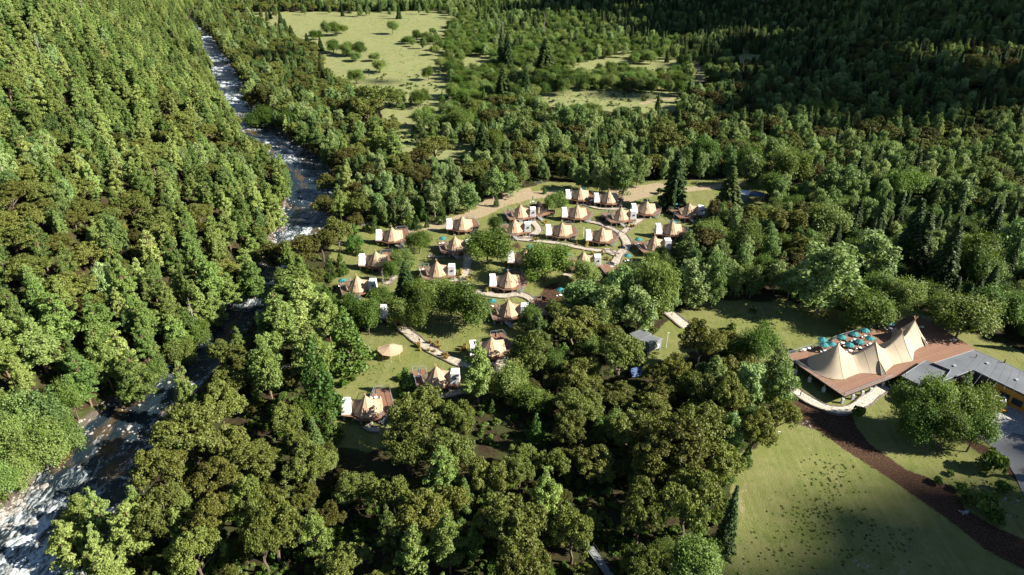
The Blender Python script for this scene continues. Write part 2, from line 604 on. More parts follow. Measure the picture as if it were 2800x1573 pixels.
def zones(x, y):
    """grass, dirt, mulch, pasture weights at world points"""
    jx = x + (vnoise(x, y, 4, 7) - 0.5) * 3
    jy = y + (vnoise(x, y, 4, 8) - 0.5) * 3
    g = np.maximum(np.maximum(soft(jx, jy, W_VILL), soft(jx, jy, W_SW)), soft(jx, jy, W_E))
    p = soft(jx, jy, W_PAST, 2.0)
    d = np.zeros_like(x)
    for line, w in W_DIRT:
        d = np.maximum(d, 1 - smooth(w * 0.6, w * 1.15, polydist(x, y, line) + (vnoise(x, y, 2.2, 12) - 0.5) * 1.4))
    for q in W_SAND:
        d = np.maximum(d, 0.55 * soft(jx, jy, q, 2.2))
    m = np.maximum(soft(x, y, W_MULCH, 1.0), soft(jx, jy, W_MULCHB))
    for q in W_SOIL:
        m = np.maximum(m, 0.75 * soft(jx, jy, q, 1.5))
    return g, d, m, p


def build_ground():
    ys = [52.0]
    while ys[-1] < 2600:
        ys.append(ys[-1] + max(0.55, 0.0068 * ys[-1] * (1 + max(0, ys[-1] - 900) / 300)))
    ys = np.array(ys)
    us = np.linspace(-1, 1, 430)
    us = np.sign(us) * (np.abs(us) ** 1.0)
    U, Y = np.meshgrid(us, ys)
    X = U * (0.98 * Y + 90)
    Z = ground(X, Y)
    nx, ny = len(us), len(ys)
    V = np.stack([X, Y, Z], -1).reshape(-1, 3)
    idx = np.arange(nx * ny).reshape(ny, nx)
    F = np.stack([idx[:-1, :-1], idx[:-1, 1:], idx[1:, 1:], idx[1:, :-1]], -1).reshape(-1, 4)
    m = bpy.data.meshes.new('ground')
    m.vertices.add(len(V))
    m.vertices.foreach_set('co', V.reshape(-1).astype(np.float32))
    m.loops.add(F.size)
    m.loops.foreach_set('vertex_index', F.reshape(-1).astype(np.int32))
    m.polygons.add(len(F))
    m.polygons.foreach_set('loop_start', np.arange(0, F.size, 4, dtype=np.int32))
    m.polygons.foreach_set('loop_total', np.full(len(F), 4, dtype=np.int32))
    m.polygons.foreach_set('use_smooth', np.ones(len(F), bool))
    g, d, mu, p = zones(V[:, 0], V[:, 1])
    rx = np.interp(V[:, 1], RIV_Y, RIV_X)
    rw = np.interp(V[:, 1], RIV_Y, RIV_W)
    shore = 1 - smooth(rw * 0.58, rw * 0.66 + 2.5, np.abs(V[:, 0] - rx))
    c = np.stack([g, d, mu, p], -1).astype(np.float32)
    a = m.attributes.new('zone', 'FLOAT_COLOR', 'POINT')
    a.data.foreach_set('color', c.reshape(-1))
    s = m.attributes.new('shore', 'FLOAT', 'POINT')
    s.data.foreach_set('value', shore.astype(np.float32))
    m.update()
    m.validate()
    n = NT('ground')
    P = n.pos()
    z = n.attr('zone')
    sep = n.node('ShaderNodeSeparateColor')
    n.link(z.outputs['Color'], sep.inputs[0])
    n1 = n.noise(P, 0.9, 6, 0.7)
    n2 = n.noise(P, 0.07, 4, 0.6)
    n3 = n.noise(P, 3.5, 4, 0.7)
    n4 = n.noise(P, 0.25, 5, 0.6, 0.6)
    floor = n.ramp(n1, [(0.25, (0.014, 0.012, 0.007)), (0.5, (0.030, 0.022, 0.012)), (0.82, (0.085, 0.055, 0.032))])
    under = n.ramp(n4, [(0.42, (0, 0, 0)), (0.6, (1, 1, 1))])
    floor = n.mix(under, floor, (0.036, 0.042, 0.014))
    grass = n.ramp(n3, [(0.2, (0.066, 0.085, 0.020)), (0.5, (0.122, 0.140, 0.038)), (0.8, (0.172, 0.184, 0.065))])
    gr2 = n.ramp(n4, [(0.25, (0.053, 0.081, 0.014)), (0.5, (0.120, 0.138, 0.038)), (0.75, (0.19, 0.176, 0.078))])
    grass = n.mix(0.55, grass, gr2)
    dryf = n.ramp(n2, [(0.42, (0, 0, 0)), (0.62, (1, 1, 1))])
    grass = n.mix(n.math('MULTIPLY', dryf, 0.30), grass, (0.145, 0.128, 0.062))
    past = n.ramp(n4, [(0.25, (0.105, 0.135, 0.042)), (0.5, (0.165, 0.182, 0.072)), (0.8, (0.215, 0.22, 0.10))])
    past = n.mix(n.math('MULTIPLY', dryf, 0.4), past, (0.20, 0.195, 0.10))
    dirt = n.ramp(n1, [(0.25, (0.20, 0.155, 0.10)), (0.75, (0.34, 0.27, 0.185))])
    mulch = n.ramp(n3, [(0.3, (0.012, 0.008, 0.006)), (0.5, (0.046, 0.026, 0.016)), (0.72, (0.13, 0.075, 0.045))])
    edge = n.math('MULTIPLY', n.math('SUBTRACT', n1, 0.5), 0.7)

    def mask(s):
        return n.ramp(n.math('ADD', s, edge), [(0.38, (0, 0, 0)), (0.62, (1, 1, 1))])
    mpv = n.node('ShaderNodeMapping')
    mpv.inputs['Rotation'].default_value = (0, 0, R(-14))
    mpv.inputs['Scale'].default_value = (0.9, 0.045, 1)
    n.link(P, mpv.inputs['Vector'])
    st = n.noise(mpv.outputs[0], 1.0, 5, 0.7, 0.6)
    grass = n.mix(n.ramp(st, [(0.45, (0, 0, 0)), (0.7, (0.45, 0.45, 0.45))]), grass, (0.20, 0.19, 0.09))
    clov = n.noise(P, 0.55, 5, 0.7, 0.4)
    grass = n.mix(n.ramp(clov, [(0.55, (0, 0, 0)), (0.72, (0.7, 0.7, 0.7))]), grass, (0.060, 0.092, 0.018))
    c = n.mix(mask(sep.outputs[0]), floor, grass)
    c = n.mix(mask(z.outputs['Alpha']), c, past)
    c = n.mix(n.math('MULTIPLY', mask(sep.outputs[1]), 0.9), c, dirt)
    c = n.mix(mask(sep.outputs[2]), c, mulch)
    sh = n.attr('shore').outputs['Fac']
    c = n.mix(mask(sh), c, n.ramp(n3, [(0.3, (0.025, 0.022, 0.018)), (0.7, (0.11, 0.095, 0.075))]))
    n.link(c, n.b.inputs['Base Color'])
    n.b.inputs['Roughness'].default_value = 0.95
    n.b.inputs['Specular IOR Level'].default_value = 0.1
    n.bump(n3, 0.7, 0.25)
    m.materials.append(n.m)
    props(link('ground', m), kind='structure')


def build_river():
    rnd = np.random.default_rng(3)
    ys = np.concatenate([np.arange(22, 320, 0.45), np.arange(320, 1150, 1.1)])
    K = 34
    V = []
    UV = []
    s = 0.0
    rx = np.interp(ys, RIV_Y, RIV_X)
    # smooth the centre line
    k = np.ones(25) / 25
    pad = np.pad(rx, 12, mode='edge')
    rx = np.convolve(pad, k, 'valid')
    rw = np.interp(ys, RIV_Y, RIV_W)
    dx = np.gradient(rx, ys)
    L = np.concatenate([[0], np.cumsum(np.hypot(np.diff(rx), np.diff(ys)))])
    tt = np.linspace(-0.72, 0.72, K)
    X = rx[:, None] + (tt * rw[:, None])
    Y = np.repeat(ys[:, None], K, 1) - (tt * rw[:, None]) * dx[:, None] * 0.5
    u = np.repeat(L[:, None], K, 1)
    w = tt * rw[:, None]
    h = (vnoise(u, w, 2.6, 31) - 0.5) * 0.55 + (vnoise(u * 0.8, w * 1.2, 1.1, 32) - 0.5) * 0.35 + (vnoise(u, w, 9, 33) - 0.5) * 0.35
    Z = WATER_Z + h
    nv = len(ys)
    m = bpy.data.meshes.new('river')
    V = np.stack([X, Y, Z], -1).reshape(-1, 3)
    idx = np.arange(nv * K).reshape(nv, K)
    F = np.stack([idx[:-1, :-1], idx[:-1, 1:], idx[1:, 1:], idx[1:, :-1]], -1).reshape(-1, 4)
    m.from_pydata(V.tolist(), [], F.tolist())
    m.polygons.foreach_set('use_smooth', np.ones(len(F), bool))
    a = m.attributes.new('flow', 'FLOAT_VECTOR', 'POINT')
    a.data.foreach_set('vector', np.stack([u, w, h], -1).reshape(-1).astype(np.float32))
    rap = np.clip(vnoise(u, w, 17, 41) * 1.1 - 0.05 + 0.25 * smooth(260, 420, Y), 0, 1.2)
    b = m.attributes.new('rapid', 'FLOAT', 'POINT')
    b.data.foreach_set('value', rap.reshape(-1).astype(np.float32))
    m.update()
    n = NT('river_water')
    fl = n.attr('flow').outputs['Vector']
    mp = n.node('ShaderNodeMapping')
    mp.inputs['Scale'].default_value = (0.26, 0.62, 1.0)
    n.link(fl, mp.inputs['Vector'])
    f1 = n.noise(mp.outputs[0], 1.0, 9, 0.66, 2.4)
    f2 = n.noise(mp.outputs[0], 3.2, 6, 0.7, 0.8)
    rp = n.attr('rapid').outputs['Fac']
    f0 = n.noise(mp.outputs[0], 0.33, 3, 0.6, 1.2)
    foam = n.math('ADD', n.math('MULTIPLY', f1, 0.52), n.math('MULTIPLY', f2, 0.16))
    foam = n.math('ADD', foam, n.math('MULTIPLY', f0, 0.42))
    foam = n.math('ADD', foam, n.math('MULTIPLY', n.math('SUBTRACT', rp, 0.56), 0.24))
    fm = n.ramp(foam, [(0.585, (0, 0, 0)), (0.635, (0.25, 0.25, 0.25)), (0.70, (1, 1, 1))])
    deep = n.ramp(f2, [(0.3, (0.006, 0.013, 0.020)), (0.7, (0.016, 0.028, 0.036))])
    shal = n.noise(mp.outputs[0], 0.22, 3, 0.6)
    deep = n.mix(n.ramp(shal, [(0.52, (0, 0, 0)), (0.70, (1, 1, 1))]), deep, (0.10, 0.062, 0.022))
    col = n.mix(fm, deep, (0.48, 0.53, 0.55))
    n.link(col, n.b.inputs['Base Color'])
    n.link(n.math('ADD', n.math('MULTIPLY', fm, 0.5), 0.12), n.b.inputs['Roughness'])
    n.b.inputs['IOR'].default_value = 1.33
    n.bump(foam, 0.9, 0.5)
    m.materials.append(n.m)
    props(link('river', m), kind='structure')


def ribbon(name, line_px, width, mat, thick=0.12, kerb=None, z0=0.05, pts=None, zabs=None):
    """a path laid on the ground along pixels of the photograph; returns its world line"""
    line = np.array([hit(a, b)[:2] for (a, b) in line_px]) if pts is None else np.array(pts)
    # resample with a smooth curve
    P = [line[0]]
    n = len(line)
    for i in range(n - 1):
        p0, p1, p2, p3 = line[max(i - 1, 0)], line[i], line[i + 1], line[min(i + 2, n - 1)]
        m_ = max(2, int(np.hypot(*(p2 - p1)) / 1.0))
        for k in range(1, m_ + 1):
            t = k / m_
            P.append(0.5 * ((2 * p1) + (-p0 + p2) * t + (2 * p0 - 5 * p1 + 4 * p2 - p3) * t * t + (-p0 + 3 * p1 - 3 * p2 + p3) * t ** 3))
    P = np.array(P)
    T = np.gradient(P, axis=0)
    T /= np.linalg.norm(T, axis=1)[:, None] + 1e-9
    N = np.stack([-T[:, 1], T[:, 0]], -1)
    L = np.arange(len(P)) * 1.0
    wv = width * (1 + 0.16 * (vnoise(L, L * 0, 3, 5) - 0.5) * 2)

    def strip(a, b, h0, h1, nm, mt):
        A = P + N * (a * wv)[:, None] if a is not None else None
        B = P + N * (b * wv)[:, None]
        zA = ground(A[:, 0], A[:, 1])
        zB = ground(B[:, 0], B[:, 1])
        zm = ground(P[:, 0], P[:, 1])
        zA = np.maximum(zA, zm - 0.1)
        zB = np.maximum(zB, zm - 0.1)
        V = []
        F = []
        for i in range(len(P)):
            V += [(*A[i], zA[i] + h1), (*B[i], zB[i] + h1), (*B[i], zB[i] + h0), (*A[i], zA[i] + h0)]
        for i in range(len(P) - 1):
            o, q = i * 4, i * 4 + 4
            F += [(o, q, q + 1, o + 1), (o + 1, q + 1, q + 2, o + 2), (o + 3, q + 3, q, o), (o + 2, q + 2, q + 3, o + 3)]
        F += [(0, 1, 2, 3), (len(V) - 1, len(V) - 2, len(V) - 3, len(V) - 4)]
        m = bpy.data.meshes.new(nm)
        m.from_pydata([tuple(map(float, v)) for v in V], [], F)
        m.materials.append(mt)
        return m
    o = props(link(name, strip(-0.5, 0.5, -0.5, z0 + thick, name, mat)), kind='structure')
    if kerb:
        for s in (-1, 1):
            k = 0.5 * s
            link('stone_kerb', strip(k, k + s * kerb / width, -0.5, z0 + thick + 0.13, 'stone_kerb', M['kerb']), o)
    return [tuple(p) for p in P]


def sheet(name, px, mat, z0=0.05, kind='structure', pts=None):
    """a flat area that follows the ground, cut from a fine grid"""
    poly = [tuple(hit(a, b)[:2]) for (a, b) in px] if pts is None else pts
    bm = bmesh.new()
    vs_ = [bm.verts.new((p[0], p[1], 0)) for p in poly]
    f = bm.faces.new(vs_)
    bmesh.ops.triangulate(bm, faces=[f])
    for _ in range(9):
        es = [e for e in bm.edges if e.calc_length() > 2.5]
        if not es: break
        bmesh.ops.subdivide_edges(bm, edges=es, cuts=1)
        bmesh.ops.triangulate(bm, faces=bm.faces[:])
        if len(bm.verts) > 9000: break
    for v in bm.verts:
        v.co.z = float(ground(v.co.x, v.co.y)) + z0 + 0.05
    bmesh.ops.recalc_face_normals(bm, faces=bm.faces[:])
    up = sum(f.normal.z for f in bm.faces)
    if up < 0: bmesh.ops.reverse_faces(bm, faces=bm.faces[:])
    # edge thickness
    ex = bmesh.ops.extrude_face_region(bm, geom=bm.faces[:])
    for v in [g for g in ex['geom'] if isinstance(g, bmesh.types.BMVert)]:
        v.co.z += 0.05
    m = bpy.data.meshes.new(name)
    bm.to_mesh(m)
    bm.free()
    m.materials.append(mat)
    return props(link(name, m), kind=kind)


build_ground()
build_river()

PATHS = [
    ([(1502, 572), (1478, 588), (1462, 598), (1458, 608), (1468, 618), (1473, 630), (1462, 641), (1440, 647), (1415, 650), (1392, 655)], 2.2),
    ([(1398, 653), (1440, 657), (1480, 661), (1540, 668), (1600, 681), (1660, 689), (1692, 690)], 1.7),
    ([(1700, 640), (1710, 655), (1716, 668), (1710, 682), (1696, 695), (1688, 710), (1680, 724), (1660, 738), (1640, 748), (1615, 760), (1590, 775)], 2.3),
    ([(1700, 640), (1725, 620), (1750, 602), (1770, 590), (1784, 580)], 1.8),
    ([(1700, 640), (1680, 629), (1660, 620), (1632, 611), (1590, 602)], 1.5),
    ([(1584, 556), (1606, 562), (1635, 570), (1670, 573), (1712, 570)], 1.3),
    ([(1276, 692), (1278, 712), (1276, 735), (1270, 752), (1268, 766), (1280, 782)], 2.2),
    ([(1270, 764), (1245, 767), (1225, 768)], 1.6),
    ([(1300, 800), (1340, 806), (1380, 810), (1420, 806), (1450, 818), (1470, 845)], 2.0),
    ([(1096, 896), (1120, 913), (1150, 937), (1185, 960), (1215, 976), (1250, 990), (1290, 1005)], 2.2),
    ([(1345, 992), (1378, 1000), (1360, 1020)], 2.4),
    ([(1080, 668), (1100, 680), (1125, 700)], 1.4),
    ([(1035, 738), (1060, 746), (1088, 748), (1072, 765), (1055, 778)], 1.5),
    ([(1170, 702), (1200, 703), (1235, 702)], 1.0),
    ([(1690, 700), (1665, 690), (1660, 680)], 1.6),
    ([(1200, 1084), (1235, 1078), (1265, 1070)], 1.6),
    ([(1000, 1165), (1015, 1175), (1038, 1176)], 1.3),
    ([(1540, 750), (1560, 756)], 1.5),
]
PATH_LINES = []
for p, w in PATHS:
    PATH_LINES.append(ribbon('footpath', p, w * 1.2, M['path'], kerb=0.35))
PATH_LINES.append(ribbon('footpath', [(1826, 852), (1850, 872), (1878, 895)], 3.0, M['path_pale'], kerb=0.5))
# pale stone apron that curls round the big terrace, with its dark retaining edge
PATH_LINES.append(ribbon('stone_apron', [(2140, 1040), (2160, 1058), (2188, 1082), (2225, 1104), (2262, 1120), (2300, 1126), (2335, 1118),
                                         (2368, 1098), (2395, 1078), (2420, 1060)], 2.6, M['path_pale'], thick=0.35, kerb=0.25))
sheet('plaza', [(2640, 1130), (2700, 1095), (2830, 1080), (2870, 1210), (2770, 1185), (2727, 1208), (2680, 1182), (2640, 1175)], M['plaza'])
sheet('road', [(2640, 1176), (2680, 1183), (2727, 1209), (2768, 1186), (2900, 1222), (2960, 1460), (2870, 1420), (2812, 1392), (2797, 1352), (2775, 1300),
               (2740, 1245), (2690, 1205), (2650, 1192)], M['asphalt'], z0=0.01)

# ------------------------------------------------------------------ trees: crowns made of many leaf-sized faces
def unit(v):
    return v / (np.linalg.norm(v, axis=-1, keepdims=True) + 1e-9)


def leaves(C, N, size, rg, aspect=1.0, jit=0.6, along=None):
    """quads centred on C facing roughly N; along = preferred long direction"""
    n = len(C)
    N = unit(N + rg.normal(size=(n, 3)) * jit)
    A = rg.normal(size=(n, 3)) if along is None else along + rg.normal(size=(n, 3)) * 0.35
    T = unit(A - (A * N).sum(1)[:, None] * N)
    B = np.cross(N, T)
    s = size * rg.uniform(0.65, 1.35, n)[:, None] * 0.5
    L = T * s * aspect
    S = B * s
    return np.stack([C - L - S * 0.55, C + L * 0.1 - S * 1.1, C + L + S * 0.3, C - L * 0.2 + S * 1.1], 1)


def sph(n, rg, up=-1.0):
    v = unit(rg.normal(size=(n * 3, 3)))
    v = v[v[:, 2] > up][:n]
    return v


def crown_clumps(centres, radii, per, rg, leaf, aspect=1.0, squash=0.8, jit=0.6, up=-0.35, tints=None, droop=0.0):
    Q, T = [], []
    for i, (c, r) in enumerate(zip(centres, radii)):
        k = max(5, int(per * r * r))
        d = sph(k, rg, up)
        k = len(d)
        rad = r * rg.uniform(0.72, 1.08, k)[:, None]
        p = c + d * rad * np.array([1, 1, squash])
        if droop:
            p[:, 2] -= rg.uniform(0, droop, k)
        n = d * np.array([1, 1, 1.1]) + np.array([0, 0, 0.15])
        al = None if not droop else np.tile(np.array([[0, 0, -1.0]]), (k, 1)) + d * 0.3
        Q.append(leaves(p, n, leaf, rg, aspect, jit, al))
        T.append(np.clip((rg.uniform(0.1, 0.9) if tints is None else tints[i]) * 0.45 + rg.uniform(0, 1, k) * 0.55, 0, 1))
    return np.concatenate(Q), np.concatenate(T)


def lobed(rg, cx, cz, R_, Hh, nl, lobe_r, clump_r, nclump, low=-0.25):
    """lobes on an ellipsoid, clumps on the lobes"""
    C, Rr, Tn = [], [], []
    dirs = sph(nl, rg, low)
    lobes = [np.array([cx[0], cx[1], cz])] + [np.array([cx[0], cx[1], cz]) + d * np.array([R_, R_, Hh]) * rg.uniform(0.55, 0.8) for d in dirs]
    for li, lc in enumerate(lobes):
        lr = (lobe_r * rg.uniform(0.75, 1.2)) if li else max(R_, Hh) * 0.62
        k = int(nclump * (1 if li else 1.4))
        d = sph(k, rg, low - 0.1)
        tint = rg.uniform(0.15, 0.85)
        for q in d:
            C.append(lc + q * lr * rg.uniform(0.8, 1.05) * np.array([1, 1, Hh / R_ if li == 0 else 0.85]))
            Rr.append(clump_r * rg.uniform(0.65, 1.3))
            Tn.append(np.clip(tint + rg.uniform(-0.3, 0.3), 0, 1))
    return np.array(C), np.array(Rr), Tn


def trunk_mesh(name, H, r, rg, limbs, mat, lean=0.3):
    mb = MB()
    p = Vector((0, 0, -1.0))
    pts = [p]
    segs = 5
    for i in range(segs):
        p = Vector((rg.uniform(-lean, lean), rg.uniform(-lean, lean), (i + 1) / segs * H))
        pts.append(p)
    for i in range(segs):
        mb.bar(pts[i], pts[i + 1], r * (1 - 0.15 * i), n=6, r_b=r * (1 - 0.15 * (i + 1)))
    for (c, rr) in limbs:
        b = Vector(c)
        z = max(0.25 * H, min(H * 0.9, b.z * 0.55))
        a = Vector((0, 0, z))
        m_ = (a + b) * 0.5 + Vector((rg.uniform(-.3, .3), rg.uniform(-.3, .3), 0.3))
        mb.bar(a, m_, rr, n=5, r_b=rr * 0.7)
        mb.bar(m_, b, rr * 0.7, n=4, r_b=rr * 0.25)
    return mb.mesh(name, mat)


def mk_oak(seed):
    rg = np.random.default_rng(seed)
    R_, Hh, cz = 4.7, 3.7, 5.7
    C, Rr, Tn = lobed(rg, (0, 0), cz, R_, Hh, rg.integers(12, 17), 1.8, 0.62, 19, -0.35)
    Q, T = crown_clumps(C, Rr, 125, rg, 0.245, 1.15, 0.75, 0.75, -0.2, Tn)
    lim = [(C[i] * np.array([.85, .85, .95]), 0.14) for i in rg.integers(0, len(C), 9)]
    return 'oak_tree', Q, T, M['leaf_oak'], trunk_mesh('trunk', 6.0, 0.36, rg, lim, M['bark']), 10.0, 10.8


def mk_willow(seed):
    rg = np.random.default_rng(seed)
    R_, Hh, cz = 3.9, 3.0, 4.4
    C, Rr, Tn = lobed(rg, (0, 0), cz, R_, Hh, rg.integers(9, 13), 1.7, 0.85, 13, -0.55)
    d = unit(C - np.array([0, 0, 0.5]))
    Q, T = [], []
    for c, r, dd, tn in zip(C, Rr, d, Tn):
        k = int(120 * r * r) + 8
        p = c + rg.normal(size=(k, 3)) * r * 0.6 + dd * rg.uniform(-0.3, 0.8, k)[:, None]
        al = np.tile(dd, (k, 1)) * 1.0 + np.array([0, 0, 0.4])
        nn = np.tile(dd, (k, 1)) * 0.8 + np.array([0, 0, 0.5]) + rg.normal(size=(k, 3)) * 0.4
        Q.append(leaves(p, nn, 0.18, rg, 1.9, 0.55, al))
        T.append(np.clip(tn * 0.5 + rg.uniform(0, 1, k) * 0.5, 0, 1))
    lim = [(C[i] * np.array([.85, .85, .9]), 0.11) for i in rg.integers(0, len(C), 10)]
    return 'willow_tree', np.concatenate(Q), np.concatenate(T), M['leaf_willow'], trunk_mesh('trunk', 3.6, 0.24, rg, lim, M['bark']), 8.2, 9.2


def mk_birch(seed):
    rg = np.random.default_rng(seed)
    C, Rr, Tn = [], [], []
    nb = rg.integers(13, 18)
    for b in range(nb):
        t = b / (nb - 1)
        z = 3.2 + t * 8.2
        rad = 2.5 * math.sin(math.pi * min(0.97, 0.18 + 0.8 * t)) ** 0.8
        an = b * 2.4 + rg.uniform(-.4, .4)
        o = np.array([math.cos(an) * rad * 0.75, math.sin(an) * rad * 0.75, z])
        tint = rg.uniform(0.15, 0.9)
        for k in range(8):
            C.append(o + rg.normal(size=3) * np.array([0.62, 0.62, 0.8]))
            Rr.append(rg.uniform(0.45, 0.85))
            Tn.append(np.clip(tint + rg.uniform(-.2, .2), 0, 1))
    C, Rr = np.array(C), np.array(Rr)
    Q, T = crown_clumps(C, Rr, 125, rg, 0.24, 1.6, 1.0, 0.65, -0.5, Tn, droop=0.7)
    lim = [(C[i] * np.array([.8, .8, .97]), 0.06) for i in rg.integers(0, len(C), 8)]
    return 'birch_tree', Q, T, M['leaf_birch'], trunk_mesh('trunk', 11.0, 0.17, rg, lim, M['bark_pale'], 0.2), 12.4, 6.4


def mk_pine(seed):
    rg = np.random.default_rng(seed)
    H = 14.0
    C, Rr, Tn, lim = [], [], [], []
    z = H * 0.26
    while z < H - 0.5:
        t = (z - H * 0.26) / (H * 0.74)
        L = 3.2 * (1 - t) ** 0.9 * (0.6 + 0.4 * min(1, t * 4)) + 0.28
        nb = rg.integers(4, 7)
        a0 = rg.uniform(0, 6.28)
        for k in range(nb):
            if rg.uniform() < 0.14: continue
            an = a0 + k * 6.283 / nb + rg.uniform(-.3, .3)
            l = L * rg.uniform(0.65, 1.15)
            up = 0.12 * l + rg.uniform(-.2, .3)
            tip = np.array([math.cos(an) * l, math.sin(an) * l, z + up])
            lim.append((tip, 0.05))
            tint = rg.uniform(0.15, 0.9)
            for q in (0.45, 0.75, 1.0):
                if l * q < 0.4: continue
                C.append(np.array([math.cos(an) * l * q, math.sin(an) * l * q, z + up * q]) + rg.normal(size=3) * 0.18)
                Rr.append(min(0.72, 0.25 + l * 0.22) * rg.uniform(0.7, 1.2))
                Tn.append(np.clip(tint + rg.uniform(-.2, .2), 0, 1))
        z += rg.uniform(0.75, 1.15)
    C.append(np.array([0, 0, H - 0.3])); Rr.append(0.5); Tn.append(0.6)
    Q, T = crown_clumps(C, Rr, 165, rg, 0.22, 1.8, 0.85, 0.9, -0.25, Tn)
    return 'pine_tree', Q, T, M['leaf_pine'], trunk_mesh('trunk', H, 0.2, rg, lim[::2], M['bark_red'], 0.12), 14.2, 6.4


def mk_spruce(seed):
    rg = np.random.default_rng(seed)
    H = 15.0
    Q, T = [], []
    z = 1.0
    while z < H - 0.2:
        t = z / H
        L = 3.1 * (1 - t) ** 0.85 + 0.15
        nb = int(7 + 6 * (1 - t))
        a0 = rg.uniform(0, 6.28)
        for k in range(nb):
            an = a0 + k * 6.283 / nb + rg.uniform(-.15, .15)
            l = L * rg.uniform(0.7, 1.12)
            d = np.array([math.cos(an), math.sin(an), -0.32])
            m_ = int(10 + 16 * l)
            s = np.sqrt(rg.uniform(0.02, 1, m_)) * l
            side = np.array([-math.sin(an), math.cos(an), 0])
            w = (rg.uniform(-1, 1, m_) * (l - s + 0.3) * 0.35)
            p = np.array([0, 0, z]) + d * s[:, None] + side * w[:, None] + np.array([0, 0, 0.10]) * np.abs(w)[:, None] * -1
            p[:, 2] += rg.uniform(-0.12, 0.12, m_)
            nn = np.tile(np.array([math.cos(an) * 0.45, math.sin(an) * 0.45, 1.0]), (m_, 1))
            al = np.tile(d, (m_, 1)) + side * np.sign(w)[:, None] * 0.7
            Q.append(leaves(p, nn, 0.30, rg, 1.9, 0.45, al))
            T.append(np.clip(rg.uniform(0.1, 0.7) * 0.4 + rg.uniform(0, 1, m_) * 0.45 + 0.15 * (s / l), 0, 1))
        z += 0.52
    return 'spruce_tree', np.concatenate(Q), np.concatenate(T), M['leaf_spruce'], trunk_mesh('trunk', H - .4, 0.22, rg, [], M['bark'], 0.05), 15.0, 6.0


def mk_young(seed):
    rg = np.random.default_rng(seed)
    H = 7.0
    C, Rr, Tn = [], [], []
    for i in range(95):
        t = rg.uniform(0, 1) ** 1.3
        z = 0.5 + t * (H - 0.8)
        rad = 1.45 * (1 - t) ** 0.8 * rg.uniform(0.75, 1.1)
        an = rg.uniform(0, 6.28)
        C.append(np.array([math.cos(an) * rad, math.sin(an) * rad, z]))
        Rr.append(0.5 * (1 - 0.55 * t) * rg.uniform(0.7, 1.25))
        Tn.append(rg.uniform(0.1, 0.9))
    C.append(np.array([0, 0, H - 0.35])); Rr.append(0.3); Tn.append(.7)
    Q, T = crown_clumps(C, Rr, 260, rg, 0.15, 1.6, 1.25, 0.7, -0.6, Tn)
    return 'young_conifer', Q, T, M['leaf_young'], trunk_mesh('trunk', H - .5, 0.1, rg, [], M['bark'], 0.05), 7.0, 3.6


def mk_bush(seed):
    rg = np.random.default_rng(seed)
    C, Rr, Tn = lobed(rg, (0, 0), 0.9, 1.3, 0.9, 7, 0.6, 0.4, 7, -0.3)
    Q, T = crown_clumps(C, Rr, 100, rg, 0.27, 1.3, 0.85, 0.7, -0.5, Tn)
    return 'bush', Q, T, M['leaf_willow'], trunk_mesh('stem', 0.9, 0.05, rg, [(C[i], 0.03) for i in range(0, 20, 4)], M['bark']), 2.4, 3.6


def mk_dead(seed):
    rg = np.random.default_rng(seed)
    H = 11.0
    mb = MB()
    mb.bar((0, 0, -0.5), (0.2, 0, H * .5), 0.2, r_b=0.14)
    mb.bar((0.2, 0, H * .5), (0.1, 0.1, H), 0.14, r_b=0.04)
    for k in range(26):
        z = H * rg.uniform(0.25, 0.97)
        an = rg.uniform(0, 6.28)
        l = 2.6 * (1.1 - z / H) * rg.uniform(0.5, 1.2)
        a = Vector((0.15, 0, z))
        b = a + Vector((math.cos(an) * l, math.sin(an) * l, l * rg.uniform(0.0, 0.7)))
        mb.bar(a, b, 0.06, r_b=0.02, n=4)
        for q in range(3):
            c = a.lerp(b, rg.uniform(0.4, 0.9))
            mb.bar(c, c + Vector((rg.uniform(-.7, .7), rg.uniform(-.7, .7), rg.uniform(0, .7))), 0.025, r_b=0.01, n=3)
    return mb.mesh('dead_tree', M['bark_pale']), H


KINDS = {'oak': mk_oak, 'willow': mk_willow, 'birch': mk_birch, 'pine': mk_pine, 'spruce': mk_spruce, 'young': mk_young, 'bush': mk_bush}
NVAR = {'oak': 4, 'willow': 4, 'birch': 4, 'pine': 5, 'spruce': 3, 'young': 2, 'bush': 3}
PROTO = {}
proto_coll = bpy.data.collections.new('tree_shapes')          # not linked: only source shapes for the far wood
FAR_COLL = {}
for k, fn in KINDS.items():
    PROTO[k] = []
    FAR_COLL[k] = bpy.data.collections.new('shapes_' + k)
    for v in range(NVAR[k]):
        nm, Q, T, lm, tm, H0, W0 = fn(100 + v * 7 + len(k) * 31)
        cm = quads_mesh('crown', Q, lm, T)
        # joined version (crown and trunk in one mesh) for trees too small to show their parts
        jm = bpy.data.meshes.new(nm)
        bm = bmesh.new()
        bm.from_mesh(cm)
        nb = len(bm.faces)
        bm.from_mesh(tm)
        bm.faces.ensure_lookup_table()
        for f in bm.faces[nb:]: f.material_index = 1
        bm.to_mesh(jm)
        bm.free()
        jm.materials.append(lm)
        jm.materials.append(tm.materials[0])
        PROTO[k].append((nm, cm, tm, jm, H0, W0))
        po = bpy.data.objects.new('shape_' + k, jm)
        FAR_COLL[k].objects.link(po)

